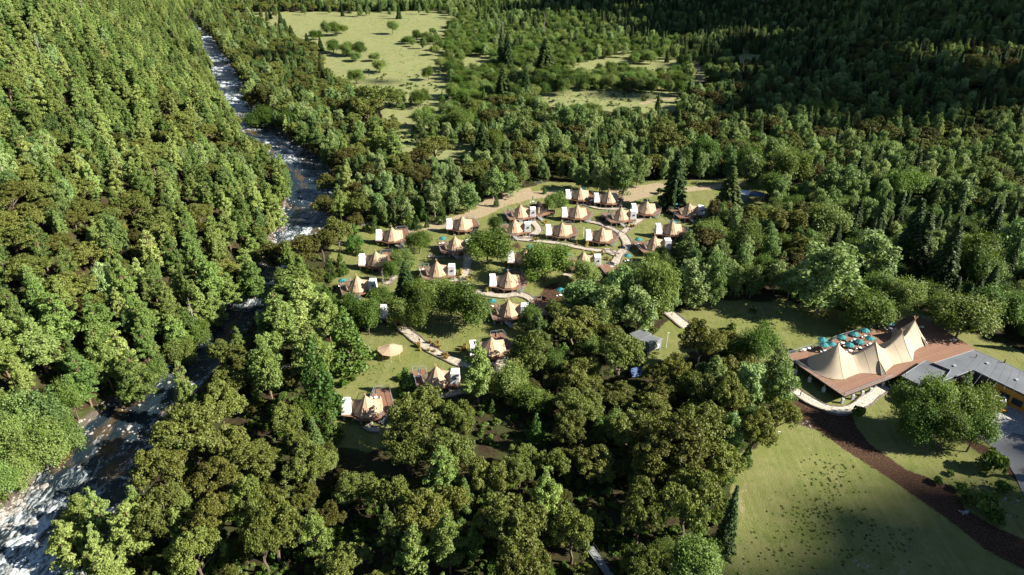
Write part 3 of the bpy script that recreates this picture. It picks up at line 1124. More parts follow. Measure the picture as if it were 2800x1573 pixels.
# ---- layout ------------------------------------------------------------
# kind, x, top y, foot y, crown width - all in pixels of the photograph
HAND = [
    ('willow', 1336, 626, 722, 118), ('willow', 1490, 670, 768, 124), ('willow', 1518, 522, 585, 58), ('willow', 1356, 588, 640, 36),
    ('willow', 1148, 634, 694, 72), ('willow', 1105, 686, 745, 64), ('willow', 1070, 715, 770, 40), ('spruce', 1838, 408, 570, 76), ('spruce', 1985, 452, 588, 78),
    ('willow', 1598, 716, 785, 76), ('birch', 1590, 765, 868, 105), ('birch', 1655, 785, 900, 100), ('birch', 1690, 728, 865, 85),
    ('birch', 1765, 712, 820, 85), ('willow', 1790, 715, 880, 100), ('birch', 1815, 760, 860, 70), ('birch', 1745, 790, 912, 90), ('willow', 1640, 850, 915, 80),
    ('oak', 1560, 843, 952, 124), ('oak', 1452, 908, 1035, 118), ('oak', 1690, 916, 1045, 128), ('oak', 1905, 880, 1015, 112),
    ('young', 1540, 938, 995, 58), ('willow', 1515, 962, 1032, 62), ('willow', 1605, 925, 990, 60), ('oak', 1790, 990, 1070, 70), ('oak', 1840, 980, 1070, 80),
    ('pine', 1308, 932, 1105, 92), ('willow', 1392, 1006, 1098, 88), ('young', 1113, 1005, 1078, 52), ('oak', 1160, 1088, 1225, 150),
    ('oak', 1252, 1100, 1230, 95), ('oak', 1120, 1170, 1300, 130), ('oak', 1230, 1195, 1330, 140),
    ('spruce', 1114, 712, 818, 62), ('willow', 1275, 783, 892, 125), ('willow', 1205, 772, 872, 100), ('willow', 1152, 800, 905, 72),
    ('willow', 1098, 818, 905, 62), ('willow', 1010, 825, 915, 80), ('willow', 970, 805, 880, 60), ('willow', 1452, 838, 910, 62),
    ('willow', 1045, 790, 850, 55), ('willow', 1140, 770, 840, 60),
    ('young', 957, 840, 1002, 115), ('pine', 905, 800, 940, 80), ('pine', 870, 880, 1060, 100), ('young', 885, 925, 1150, 110),
    ('pine', 800, 740, 900, 130), ('pine', 850, 760, 930, 110), ('pine', 745, 915, 1095, 90), ('pine', 780, 800, 980, 110), ('pine', 700, 700, 830, 70),
    ('oak', 905, 533, 604, 76), ('oak', 932, 598, 690, 80), ('oak', 984, 528, 606, 60), ('oak', 975, 580, 642, 42), ('oak', 885, 622, 715, 70),
    ('oak', 825, 655, 752, 110), ('oak', 770, 665, 760, 90), ('oak', 900, 475, 545, 60), ('birch', 1058, 470, 560, 50),
    ('young', 974, 612, 670, 40), ('young', 1026, 590, 634, 26), ('young', 983, 663, 697, 24), ('young', 936, 690, 752, 34), ('young', 905, 700, 760, 34),
    ('young', 960, 640, 690, 26), ('young', 1122, 575, 624, 24), ('young', 1141, 588, 626, 26), ('spruce', 1080, 538, 614, 46),
    ('young', 1207, 550, 610, 30), ('young', 1167, 594, 622, 13), ('young', 1357, 528, 565, 16), ('young', 1225, 515, 570, 22), ('young', 1310, 480, 540, 22), ('young', 1489, 510, 530, 12),
    ('young', 1160, 545, 600, 24), ('young', 1247, 540, 575, 16), ('young', 1300, 520, 560, 18), ('young', 895, 775, 830, 34),
    ('birch', 1190, 505, 592, 46), ('birch', 1240, 512, 585, 44), ('birch', 1285, 500, 580, 50), ('birch', 1350, 455, 545, 62), ('birch', 1395, 470, 540, 44),
    ('birch', 1640, 435, 530, 52), ('birch', 1700, 440, 540, 60), ('birch', 1740, 420, 515, 56), ('birch', 1590, 455, 520, 44),
    ('willow', 2362, 806, 902, 122), ('willow', 2455, 768, 872, 92), ('willow', 2604, 808, 935, 150), ('willow', 2700, 790, 900, 110), ('birch', 2232, 675, 856, 158),
    ('birch', 2372, 640, 780, 122), ('willow', 2390, 750, 840, 90), ('birch', 1890, 715, 842, 86), ('birch', 1945, 700, 842, 60), ('birch', 2008, 722, 812, 40), ('birch', 2050, 724, 815, 48),
    ('willow', 2030, 625, 710, 90), ('willow', 2260, 560, 660, 112), ('oak', 2140, 560, 660, 90), ('oak', 2180, 640, 720, 60),
    ('spruce', 2462, 540, 745, 84), ('spruce', 2490, 575, 760, 90), ('spruce', 2560, 605, 800, 86), ('spruce', 2390, 540, 660, 50), ('spruce', 2330, 430, 540, 60),
    ('willow', 2640, 625, 780, 90), ('birch', 2740, 600, 740, 100), ('spruce', 2690, 555, 690, 60), ('willow', 2660, 680, 800, 90),
    ('birch', 2290, 455, 560, 70), ('birch', 2250, 450, 560, 60), ('willow', 2460, 460, 560, 100), ('birch', 2590, 485, 590, 90), ('willow', 2150, 410, 520, 100),
    ('willow', 2040, 400, 490, 70), ('birch', 2050, 425, 515, 60), ('willow', 2110, 470, 550, 60),
    ('willow', 2455, 1052, 1180, 100), ('willow', 2520, 1045, 1185, 100), ('willow', 2500, 1110, 1215, 100), ('willow', 2590, 1075, 1200, 110), ('willow', 2660, 1062, 1185, 100), ('willow', 2570, 1130, 1230, 100), ('willow', 2640, 1130, 1235, 105), ('bush', 2345, 1108, 1145, 42),
    ('young', 2630, 1015, 1075, 46),
    ('birch', 2120, 1000, 1130, 80), ('willow', 2065, 890, 1015, 100), ('birch', 2110, 950, 1090, 70), ('birch', 2040, 990, 1120, 80), ('oak', 2110, 1090, 1210, 90),
    ('oak', 1975, 1030, 1160, 90), ('willow', 1985, 935, 1010, 55), ('oak', 2050, 1130, 1250, 90), ('birch', 1995, 1130, 1240, 60), ('oak', 1900, 1130, 1260, 140),
    ('oak', 1720, 1130, 1250, 110), ('oak', 1830, 1160, 1330, 170), ('oak', 1960, 1215, 1340, 110), ('oak', 1860, 1290, 1470, 150), ('oak', 1780, 1220, 1350, 110),
    ('young', 2038, 1215, 1272, 34), ('spruce', 1976, 1325, 1512, 60), ('willow', 1888, 1500, 1620, 130), ('oak', 1745, 1510, 1620, 100), ('oak', 1740, 1330, 1500, 130),
    ('young', 1632, 1140, 1220, 62), ('oak', 1560, 1130, 1230, 90), ('young', 1465, 1130, 1230, 52), ('oak', 1510, 1230, 1320, 80), ('pine', 1490, 1280, 1440, 80),
    ('oak', 1400, 1375, 1560, 190), ('oak', 1560, 1390, 1540, 110), ('oak', 1430, 1490, 1640, 130), ('oak', 1340, 1250, 1370, 100), ('pine', 1610, 1390, 1470, 50), ('oak', 1420, 1250, 1350, 80),
    ('pine', 1215, 1220, 1370, 90), ('oak', 1080, 1310, 1430, 110), ('oak', 1160, 1365, 1500, 130), ('pine', 1140, 1440, 1590, 90), ('oak', 1230, 1340, 1460, 100),
    ('willow', 916, 1234, 1280, 30), ('oak', 840, 1330, 1410, 70), ('oak', 770, 1380, 1540, 130), ('oak', 700, 1320, 1450, 110), ('oak', 735, 1400, 1573, 100), ('oak', 875, 1440, 1495, 46),
    ('oak', 640, 1170, 1270, 90), ('oak', 820, 1170, 1270, 70), ('oak', 800, 1110, 1210, 90), ('oak', 620, 1060, 1180, 110), ('oak', 540, 1135, 1270, 170), ('oak', 470, 1225, 1370, 130),
    ('pine', 530, 985, 1150, 50), ('oak', 612, 935, 1010, 60), ('oak', 640, 1010, 1110, 100), ('oak', 470, 1345, 1480, 130), ('oak', 600, 1360, 1500, 110), ('oak', 560, 1450, 1600, 120),
    ('pine', 385, 1380, 1510, 118), ('pine', 330, 1505, 1640, 100), ('pine', 245, 1355, 1450, 90), ('pine', 225, 1425, 1560, 110), ('willow', 865, 1080, 1170, 70), ('young', 910, 1120, 1200, 60),
    ('pine', 530, 840, 955, 60), ('willow', 555, 880, 945, 60), ('pine', 600, 800, 905, 60), ('willow', 505, 930, 1005, 70), ('willow', 440, 985, 1060, 70), ('pine', 640, 745, 850, 60), ('pine', 685, 680, 790, 60), ('pine', 720, 610, 715, 55), ('pine', 765, 545, 640, 50), ('pine', 775, 470, 570, 46), ('pine', 735, 395, 490, 50), ('pine', 700, 640, 740, 60), ('pine', 745, 500, 600, 50), ('pine', 500, 860, 990, 70),
    ('willow', 90, 1075, 1200, 110), ('birch', 165, 1070, 1215, 90), ('willow', 50, 1150, 1260, 90), ('pine', 105, 1120, 1245, 80), ('willow', 140, 1160, 1290, 115), ('willow', 205, 1150, 1250, 70), ('birch', 20, 1120, 1230, 80), ('willow', 30, 1270, 1370, 80), ('willow', 90, 1240, 1335, 80), ('willow', 215, 1040, 1150, 90), ('pine', 0, 1010, 1150, 80),
    ('pine', 395, 960, 1110, 100), ('pine', 310, 895, 1070, 70), ('pine', 360, 900, 1060, 70), ('pine', 250, 960, 1110, 90), ('pine', 130, 870, 1020, 110), ('pine', 190, 800, 960, 90),
    ('pine', 290, 810, 960, 90), ('pine', 30, 890, 1040, 80), ('pine', 470, 810, 920, 80), ('pine', 560, 780, 900, 60), ('pine', 590, 700, 830, 80), ('pine', 420, 820, 950, 70),
    ('oak', 730, 225, 300, 50), ('oak', 1040, 230, 330, 110), ('oak', 1010, 262, 345, 80), ('oak', 950, 270, 330, 50), ('birch', 840, 245, 310, 34), ('birch', 905, 242, 290, 34),
    ('birch', 830, 280, 345, 60), ('willow', 720, 300, 345, 90), ('willow', 800, 305, 350, 60), ('oak', 700, 245, 310, 60), ('birch', 690, 225, 300, 50), ('birch', 975, 365, 430, 34), ('oak', 950, 400, 470, 60), ('oak', 1010, 440, 510, 50),
    ('pine', 1035, 330, 440, 60), ('pine', 1080, 350, 450, 50), ('oak', 1190, 378, 455, 90), ('oak', 1140, 400, 470, 60), ('spruce', 1320, 335, 450, 70), ('willow', 1355, 360, 430, 60),
    ('young', 1185, 345, 400, 30), ('willow', 1035, 160, 0, 0),
    ('willow', 1038, 164, 199, 38), ('willow', 1172, 184, 220, 32), ('willow', 1074, 55, 94, 30), ('willow', 895, 60, 100, 34), ('willow', 920, 62, 98, 40), ('willow', 945, 68, 92, 22), ('willow', 865, 82, 110, 34),
    ('willow', 912, 110, 145, 44), ('willow', 950, 112, 152, 40), ('willow', 985, 115, 152, 40), ('willow', 950, 130, 156, 26), ('willow', 1025, 145, 168, 28), ('willow', 975, 145, 168, 30),
    ('willow', 1115, 100, 121, 30), ('willow', 1140, 82, 115, 24), ('willow', 1165, 88, 117, 22), ('willow', 1190, 122, 152, 26), ('willow', 1205, 155, 192, 36), ('willow', 975, 190, 230, 44),
    ('willow', 1540, 215, 262, 34), ('willow', 1475, 205, 250, 50), ('willow', 1090, 250, 290, 50), ('willow', 1150, 245, 292, 60), ('willow', 1235, 225, 265, 44), ('willow', 1270, 240, 290, 50), ('willow', 1155, 300, 350, 50), ('willow', 1200, 310, 360, 60), ('willow', 1260, 300, 370, 60),
    ('young', 1210, 250, 290, 20), ('willow', 1260, 205, 240, 50),
    ('spruce', 1372, 70, 195, 36), ('spruce', 1388, 85, 200, 40), ('spruce', 1490, 102, 200, 62), ('spruce', 1375, 180, 275, 56), ('spruce', 1437, 182, 280, 44),
    ('spruce', 770, 28, 75, 20), ('spruce', 783, 50, 92, 20), ('spruce', 798, 68, 105, 22), ('spruce', 842, 90, 130, 20), ('spruce', 878, 98, 138, 18),
    ('spruce', 2010, 148, 195, 32), ('spruce', 2035, 160, 192, 22), ('spruce', 2055, 155, 190, 22), ('spruce', 2080, 130, 190, 36), ('spruce', 2100, 135, 200, 36), ('spruce', 2138, 128, 190, 28), ('spruce', 2165, 130, 195, 30),
    ('spruce', 1794, 256, 335, 28), ('oak', 1815, 340, 440, 100), ('oak', 1895, 325, 410, 70), ('birch', 1862, 348, 410, 36), ('oak', 1925, 240, 300, 66),
    ('birch', 1970, 325, 395, 34), ('willow', 1925, 385, 450, 70), ('birch', 2100, 380, 470, 60), ('birch', 1590, 290, 380, 46), ('birch', 1620, 300, 395, 50), ('birch', 1545, 290, 370, 50),
    ('birch', 1430, 320, 400, 60), ('birch', 1400, 330, 390, 44), ('oak', 1340, 295, 350, 60), ('oak', 1385, 300, 350, 50), ('oak', 1390, 262, 315, 50), ('willow', 1440, 260, 310, 60),
    ('willow', 1310, 275, 310, 50), ('oak', 1432, 375, 450, 60), ('birch', 1480, 370, 430, 40), ('birch', 1500, 330, 400, 50), ('birch', 1660, 340, 400, 40), ('spruce', 1700, 370, 440, 36),
    ('birch', 2180, 285, 350, 40), ('birch', 2120, 285, 350, 44), ('birch', 2070, 300, 350, 30), ('birch', 2320, 225, 290, 50), ('willow', 2260, 280, 345, 44), ('willow', 2215, 270, 340, 50),
]
HAND = [h for h in HAND if h[4] > 0]

# mixes of kinds over the photograph: x, y, weights, height factor, spacing factor
MIX = [
    (60, 60, 'p9b1', 1.0, .72), (250, 120, 'p9b1', 1.0, .72), (420, 60, 'p9b1', .85, .78), (60, 280, 'p7b2o1', 1.0, .7), (300, 300, 'p9o1', 1.0, .72), (500, 250, 'p8o2', .95, .78),
    (600, 380, 'o5p4b1', .95, .9), (400, 430, 'p4o4b2', .95, .9), (80, 430, 'p4b4o2', 1.0, .72), (250, 420, 'o4b3p3', 1.0, .75), (150, 600, 'o5p3b2', .95, .72), (330, 600, 'o6p4', .9, .75),
    (500, 560, 'p6o4', .95, .85), (680, 480, 'p7o2b1', .95, .85), (740, 560, 'p8b2', .95, .85), (620, 650, 'p8o2', 1, .85), (90, 750, 'o6p3b1', 1.0, .75), (250, 760, 'o4p5b1', 1, .75), (500, 780, 'p9b1', 1, .9),
    (330, 870, 'p9b1', 1, .8), (60, 960, 'p8b2', 1, .75), (300, 1020, 'p8w2', .95, .95), (100, 1150, 'w5p5', 1, 1), (20, 1380, 'w8o2', .8, 1.1),
    (500, 100, 'p6o3b1', .8, .9), (560, 40, 'p5o2b3', .8, .9), (650, 100, 'o5b3p2', .85, .9), (720, 60, 'o5b2s3', .85, .9), (780, 160, 'o6s2b2', .85, .9), (700, 250, 'o4b4p2', .9, .95), (850, 200, 'o6s2y2', .85, .9),
    (880, 290, 'o4b3y3', .9, .95), (960, 290, 'o6b2y2', .9, 1), (850, 380, 'o4b3p3', .95, .95), (960, 420, 'o6b2y2', .95, .95), (880, 500, 'o7p2b1', .95, .95), (1050, 500, 'b5o3y2', .9, .85), (1180, 480, 'b5o3y2', .9, .85), (1300, 430, 'b5o4s1', .9, .85),
    (1450, 450, 'b6o3y1', .9, .85), (1500, 380, 'b6o2s1', .95, .85), (1650, 400, 'b5o3s2', .95, .85), (1800, 380, 'o4b3s2', 1, .95), (1950, 400, 'b4o3w3', 1, .95), (1740, 480, 'b5s2o2', .95, .9),
    (1100, 20, 'b8s2', .9, .8), (1400, 15, 's6b4', .9, .8), (1700, 20, 's6b3', .9, .8), (1250, 60, 'w9b1', .85, 1), (1350, 100, 'w9b1', .85, 1), (1550, 90, 'w9b1', .9, 1), (1700, 120, 'w8b1', .9, 1.05), (1300, 190, 'w9', .95, 1), (1600, 190, 'w9', .95, 1), (1800, 190, 'w9', .95, 1.05),
    (1850, 90, 'w4s4b2', .9, 1), (1950, 60, 's7b2o1', .9, .85), (2150, 80, 's4b3o3', .9, .85), (2400, 60, 'o3b3s2p2', .9, .85), (2700, 60, 'o3b3s2p2', .95, .85), (2200, 180, 'b3s3o3', .9, .9), (2500, 200, 'o4b3s2p1', 1, .95), (2750, 220, 'o4s3b2', 1, .95),
    (2000, 270, 'o4b3s2', .95, .95), (2250, 320, 'o3b5s1', 1, .95), (2500, 350, 'o5s1b2p2', 1, .95), (2750, 400, 'o4b4s1', 1, .95), (2350, 440, 'b6o2w2s1', 1, .95), (2600, 480, 'b6w2s1o2', 1, .95),
    (2150, 480, 'b4w4o2', 1, 1), (2250, 620, 'w4b3o2', 1, 1), (2050, 600, 'w3b3o3', .95, 1), (2450, 620, 's3b4w3', 1, .95), (2700, 650, 's1b5w4', 1, 1), (2600, 760, 'w7s2', 1, 1.05), (1950, 680, 'w3b4o2', .95, 1), (2080, 750, 'w3b5o1', .95, 1), (1880, 650, 'w5b3', .95, .95),
    (2400, 740, 'w5s2b2', 1, 1.05), (1760, 760, 'b6w4', 1, .95), (1600, 830, 'b5w3o2', 1, 1), (880, 760, 'y3o3p4', .85, .95), (800, 820, 'p8s2', 1, .9), (950, 850, 'w5y2s2', .85, .9), (740, 960, 'p7o3', 1, 1.1), (700, 680, 'o6p4', .95, .95),
    (640, 1100, 'o7p3', 1, 1.05), (850, 1100, 's3p3o4', 1, .95), (700, 1250, 'o8p2', 1, .95), (500, 1350, 'o8p2', 1, .95), (650, 1450, 'o9p1', 1, 1.0), (900, 1350, 'o8w2', .85, 1.2), (1000, 1480, 'o9', .9, 1.15), (1200, 1250, 'o8p2', 1, .9),
    (1350, 1100, 'o8y2', .8, 1.1), (1450, 1200, 'o8y2', .9, .95), (1200, 1500, 'o8p2', 1, .9), (1400, 1450, 'o9p1', 1, 1), (1650, 1380, 'o8w1', .9, 1.25), (1500, 1080, 'o7w2', .9, 1.05), (1700, 1080, 'o7w2', .9, 1.05), (1650, 1180, 'o8w1', .95, 1.05),
    (1850, 1250, 'o9b1', 1, .95), (1850, 1450, 'o8w2', 1, 1), (1950, 1050, 'o5b3w2', 1, .95), (2080, 1080, 'b5o3w2', 1, .95), (1780, 960, 'o5w4', .9, 1.1), (1900, 930, 'o6w3', .95, 1.1), (300, 1480, 'p7o3', .9, 1.3), (1600, 1520, 'w4o5', .9, 1.2),
]
LET = {'p': 'pine', 'o': 'oak', 'b': 'birch', 'w': 'willow', 's': 'spruce', 'y': 'young'}
HR = {'pine': (11, 17.5, 0.37), 'oak': (8, 12, 1.15), 'birch': (9, 13, 0.52), 'willow': (6, 9.5, 1.12), 'spruce': (10, 16, 0.40), 'young': (4, 8, 0.5), 'bush': (1.2, 2.6, 1.5)}

# parts of the picture where the photograph shows open ground, tents or water: no crown may stand in front of them
CLEAR = [
    [(930, 640), (1000, 612), (1090, 632), (1200, 606), (1290, 575), (1400, 533), (1470, 520), (1600, 505), (1650, 512), (1790, 500), (1800, 540), (1840, 548), (1930, 560),
     (1925, 590), (1865, 610), (1860, 650), (1800, 665), (1760, 690), (1700, 700), (1640, 760), (1600, 780), (1540, 790), (1500, 830), (1440, 850), (1440, 870), (1350, 890),
     (1330, 790), (1270, 780), (1200, 770), (1110, 790), (1040, 780), (1020, 800), (935, 805), (925, 760), (960, 720), (940, 690)],
    [(2020, 505), (2092, 490), (2098, 540), (2060, 555), (2018, 545)],
    [(925, 1040), (925, 1000), (1000, 960), (1030, 935), (1080, 900), (1110, 890), (1170, 870), (1340, 860), (1400, 920), (1400, 990), (1290, 1030), (1265, 1080), (1180, 1085), (1120, 1075),
     (1075, 1090), (1075, 1165), (1000, 1180), (935, 1150)],
    [(1045, 830), (1060, 830), (1062, 870), (1040, 870)],
    [(1862, 862), (1890, 846), (2310, 846), (2320, 880), (2440, 868), (2510, 852), (2550, 880), (2680, 945), (2800, 985), (3000, 1900), (1950, 1900), (2015, 1400), (2010, 1330), (2060, 1240),
     (2120, 1200), (2150, 1100), (2140, 990), (2080, 900), (1990, 880), (1920, 885)],
    [(1725, 905), (1780, 890), (1815, 905), (1860, 895), (1852, 975), (1800, 985), (1755, 975)], [(1825, 850), (1885, 880), (1880, 905), (1830, 880)],
    [(740, 46), (1150, 38), (1250, 44), (1120, 95), (1110, 130), (1190, 130), (1190, 190), (1230, 215), (1235, 235), (1000, 235), (920, 200), (900, 150), (860, 110), (790, 75)],
    [(1112, 300), (1140, 300), (1120, 400), (1140, 380), (1270, 395), (1270, 425), (1215, 420), (1105, 410)],
    [(1490, 250), (1560, 238), (1760, 244), (1860, 256), (1850, 292), (1750, 292), (1600, 278), (1495, 280)],
    [(1275, 150), (1320, 145), (1320, 172), (1280, 175)], [(1585, 170), (1680, 148), (1720, 145), (1700, 165), (1600, 182)], [(2000, 146), (2105, 130), (2075, 148), (2010, 168)],
    [(1898, 170), (1925, 175), (1925, 230), (1905, 220)], [(1718, 170), (1850, 162), (1850, 178), (1730, 182)],
    # river as it shows between the trees
    [(552, 106), (578, 108), (597, 130), (615, 165), (650, 205), (670, 240), (675, 300), (690, 325), (765, 352), (775, 390), (800, 430), (860, 438), (880, 460), (895, 500), (892, 560), (893, 605),
     (860, 630), (835, 660), (780, 650), (792, 620), (805, 580), (812, 545), (815, 520), (805, 480), (790, 440), (740, 400), (690, 372), (668, 345), (655, 320), (640, 290), (622, 262), (596, 215),
     (588, 185), (578, 155), (560, 125)],
    [(720, 725), (755, 730), (735, 755), (705, 760)], [(680, 790), (715, 800), (690, 850), (640, 890), (625, 870), (655, 820)], [(590, 890), (625, 880), (570, 960), (520, 1000), (480, 1000)],
    [(400, 1060), (450, 1050), (510, 1030), (500, 1100), (430, 1170), (400, 1210), (345, 1330), (290, 1300), (210, 1340), (180, 1400), (140, 1500), (110, 1573), (0, 1573), (0, 1420), (70, 1370), (110, 1330),
     (160, 1270), (250, 1215), (290, 1150), (360, 1080)],
    # dark openings in the lower wood
    [(960, 1190), (1040, 1180), (1070, 1240), (1030, 1290), (960, 1270)], [(920, 1430), (1020, 1440), (1020, 1500), (920, 1500)],
    [(1640, 1300), (1680, 1320), (1680, 1440), (1630, 1460), (1600, 1350)], [(1610, 1500), (1665, 1573), (1620, 1573)], [(1310, 1120), (1430, 1130), (1440, 1210), (1320, 1220)],
    [(690, 1130), (760, 1120), (770, 1190), (690, 1190)], [(735, 1010), (790, 1000), (800, 1100), (740, 1100)],
]
# tents must stay visible against everything
def sizes(kind, H, w):
    return H, w


TREES = []          # kind, x, y, z, H, width, tone, hand?
for (k, x, yt, yb, w) in HAND:
    p = hit(x, yb)
    d = proj(*p)[2]
    lo, hi = 1.0, 30.0
    for _ in range(18):
        h = (lo + hi) / 2
        if proj(p[0], p[1], p[2] + h)[1] > yt: lo = h
        else: hi = h
    wid = w / (FPX / d) * (1.22 if k == 'oak' else 1.12)
    TREES.append([k, p[0], p[1], p[2], h, wid, (rng.uniform(0.1, 0.9) if not (k == 'oak' and yb > 1000) else rng.uniform(.45, 1)) if not (k == 'willow' and (x < 250 or 1550 < x < 1800)) else rng.uniform(.55, 1.0), 1])

gx, gy = [], []
cell = 4.4
Yv = np.arange(70, 1010, cell)
for Y0 in Yv:
    c2 = cell * (1.0 if Y0 < 600 else 1.25)
    xs = np.arange(-(0.80 * Y0 + 45), 0.80 * Y0 + 75, c2)
    gx.append(xs + rng.uniform(-c2 / 2, c2 / 2, len(xs)))
    gy.append(np.full(len(xs), Y0) + rng.uniform(-cell / 2, cell / 2, len(xs)))
gx, gy = np.concatenate(gx), np.concatenate(gy)
perm = rng.permutation(len(gx))
gx, gy = gx[perm], gy[perm]
gz = ground(gx, gy)
rx = np.interp(gy, RIV_Y, RIV_X)
rw = np.interp(gy, RIV_Y, RIV_W)
inriver = np.abs(gx - rx) < rw * 0.56 + 0.3
ppx, ppy, pz = proj(gx, gy, gz + 5)
mx = np.array([m[0] for m in MIX]); my = np.array([m[1] for m in MIX])
gr_, di_, mu_, pa_ = zones(gx, gy)
onpath = np.zeros(len(gx), bool)
for line in PATH_LINES:
    onpath |= polydist(gx, gy, line[::3] + [line[-1]]) < 2.2
grid = {}


def near(x, y, r):
    c = 8.0
    i0, j0 = int(x // c), int(y // c)
    for i in range(i0 - 2, i0 + 3):
        for j in range(j0 - 2, j0 + 3):
            for (a, b, q) in grid.get((i, j), ()):
                if (a - x) ** 2 + (b - y) ** 2 < (r + q) ** 2: return True
    return False


def put(x, y, r):
    grid.setdefault((int(x // 8.0), int(y // 8.0)), []).append((x, y, r))


for t in TREES: put(t[1], t[2], t[5] * 0.36)
CL = [np.array(c, float) for c in CLEAR]
cand = []
for i in range(len(gx)):
    if inriver[i] or onpath[i] or di_[i] > .4 or mu_[i] > .4: continue
    if gr_[i] > .5: continue
    wx, wy = ppx[i] + rng.normal() * 45, ppy[i] + rng.normal() * 30
    q = int(np.argmin((mx - wx) ** 2 + ((my - wy) * 1.5) ** 2))
    _, _, s, hf, sf = MIX[q]
    if pa_[i] > .5 and rng.uniform() < (0.18 if ppx[i] > 1230 else 0.9): continue
    wts = [(LET[s[j]], int(s[j + 1])) for j in range(0, len(s), 2)]
    tot = sum(b for _, b in wts)
    r_ = rng.uniform() * tot
    for kd, b in wts:
        r_ -= b
        if r_ <= 0: break
    lo, hi, asp = HR[kd]
    H = rng.uniform(lo, hi) * hf
    wid = H * asp * rng.uniform(0.85, 1.2)
    if kd == 'young' : H *= 1.0
    cand.append((kd, gx[i], gy[i], gz[i], H, wid, sf, ppx[i]))
# crown outline samples in the photograph, tested against the clear areas
kd_, cx_, cy_, cz_, cH, cW, cS, _ = zip(*cand)
cx_, cy_, cz_, cH, cW = map(np.array, (cx_, cy_, cz_, cH, cW))
bad = np.zeros(len(cx_), bool)
for (fx, fz) in ((0, 1.0), (0, .75), (-.42, .72), (.42, .72), (-.45, .45), (.45, .45), (0, .3), (-.25, .9), (.25, .9)):
    a, b, _z = proj(cx_ + fx * cW, cy_, cz_ + fz * cH)
    for poly in CL:
        bad |= inpoly(a, b, poly)
for i in range(len(cx_)):
    if bad[i]: continue
    r = cW[i] * 0.36 * cS[i]
    if cy_[i] > 620: r *= 1.1
    if near(cx_[i], cy_[i], r): continue
    put(cx_[i], cy_[i], r)
    low_ = kd_[i] == 'oak' and (cy_[i] < 190 or cx_[i] < -60)
    TREES.append([kd_[i], cx_[i], cy_[i], cz_[i], cH[i], cW[i], rng.uniform(0.45, 1) if low_ else rng.uniform(0, 1) ** (1.5 if kd_[i] == 'oak' else 1.0), 0])
# smaller and younger trees close the gaps between the big crowns
for i in range(len(cx_)):
    if bad[i] or cy_[i] > 480 or pa_[0] < -1: continue
    k2 = 0.45 + 0.25 * float(rng.uniform())
    r = cW[i] * k2 * 0.30
    if near(cx_[i], cy_[i], r * 0.55 - 0.2): continue
    put(cx_[i], cy_[i], r)
    TREES.append([kd_[i], cx_[i], cy_[i], cz_[i], cH[i] * (k2 + .08), cW[i] * k2, rng.uniform(0, .8), 0])
print('trees', len(TREES))

# ------------------------------------------------------------------ trees set out: the largest in view one by one, the rest as far wood
LANDMARKS = [
    ('the four peaked marquee', 2390, 985), ('the grey flat roofs', 2650, 1040), ('the asphalt road', 2760, 1230), ('the slatted grey shed', 1730, 925),
    ('the solar panel shed', 2050, 525), ('the open tan canopy', 1066, 958), ('the nearest tent', 1000, 1125), ('the tent with the railed front stair', 1190, 1040),
    ('the tent with a dark rear deck', 1345, 950), ('the half hidden box cabin', 1048, 850), ('the tent above the lower lawn', 1385, 845), ('the tent by the path fork', 1340, 770),
    ('the riverside tent', 975, 770), ('the tent nearest the river bend', 1050, 640), ('the tent on the tan track', 1265, 610), ('the northernmost tents', 1640, 530),
    ('the tent by the Y junction', 1650, 650), ('the eastern edge tents', 1840, 620), ('the dark roofed tent', 1480, 560), ('the round path loop', 1700, 690),
    ('the brown mulch strip', 2400, 1240), ('the lower right lawn', 2150, 1350), ('the sunlit east clearing', 2050, 880), ('the far bright pasture', 1050, 150),
    ('the grazing yaks', 1650, 260), ('the two track lane', 1912, 200), ('the river rapids', 300, 1290), ('the river bend', 760, 380), ('the dark river pool', 850, 520),
    ('the far river reach', 600, 200), ('the upper left corner', 0, 0), ('the upper pine slope', 250, 200), ('the middle of the left slope', 300, 520), ('the lower left slope', 100, 800),
    ('the pine bank above the river', 450, 850), ('the rocky shore', 20, 1420), ('the dark forest gap', 1000, 1420), ('the shaded boardwalk', 1640, 1540), ('the bottom edge', 1250, 1570),
    ('the upper right corner', 2800, 0), ('the dark eastern forest', 2500, 250), ('the far forest edge', 1500, 10), ('the right edge', 2800, 620), ('the shaded stream bed', 2180, 385),
    ('the stone apron', 2290, 1115), ('the pale stone path', 1855, 872), ('the south lawn', 960, 1000), ('the spruce pair by the track', 1900, 520), ('the tan dirt track', 1400, 545),
]
LOOK = {
    'oak': (['brown olive', 'olive', 'golden olive'], 'domed oak'), 'willow': (['deep green', 'fresh green', 'bright green'], 'spreading willow'),
    'birch': (['muted green', 'pale green', 'silvery green'], 'upright birch'), 'pine': (['dark green', 'yellow green', 'pale yellow green'], 'layered pine'),
    'spruce': (['very dark', 'dark green', 'dark blue green'], 'pointed spruce'), 'young': (['deep green', 'green', 'bright green'], 'young conifer'),
    'bush': (['dark', 'green', 'bright green'], 'low bush'),
}
GROUPS = {'oak': 'olive crowned oaks of the valley forest', 'willow': 'bushy willows in the meadows and camp', 'birch': 'pale birches around the camp', 'pine': 'pines on the river slope',
          'spruce': 'dark spruces of the valley', 'young': 'young conifers at the forest edge', 'bush': 'low bushes on the grass'}
ORD = ['', ' second', ' third', ' fourth', ' fifth', ' sixth', ' seventh', ' eighth', ' ninth', ' tenth', ' eleventh', ' twelfth', ' thirteenth', ' fourteenth', ' fifteenth', ' sixteenth', ' seventeenth', ' eighteenth', ' nineteenth', ' twentieth']
LIMIT = {'oak': 290, 'willow': 280, 'birch': 280, 'pine': 290, 'spruce': 200, 'young': 80, 'bush': 60}
by = {}
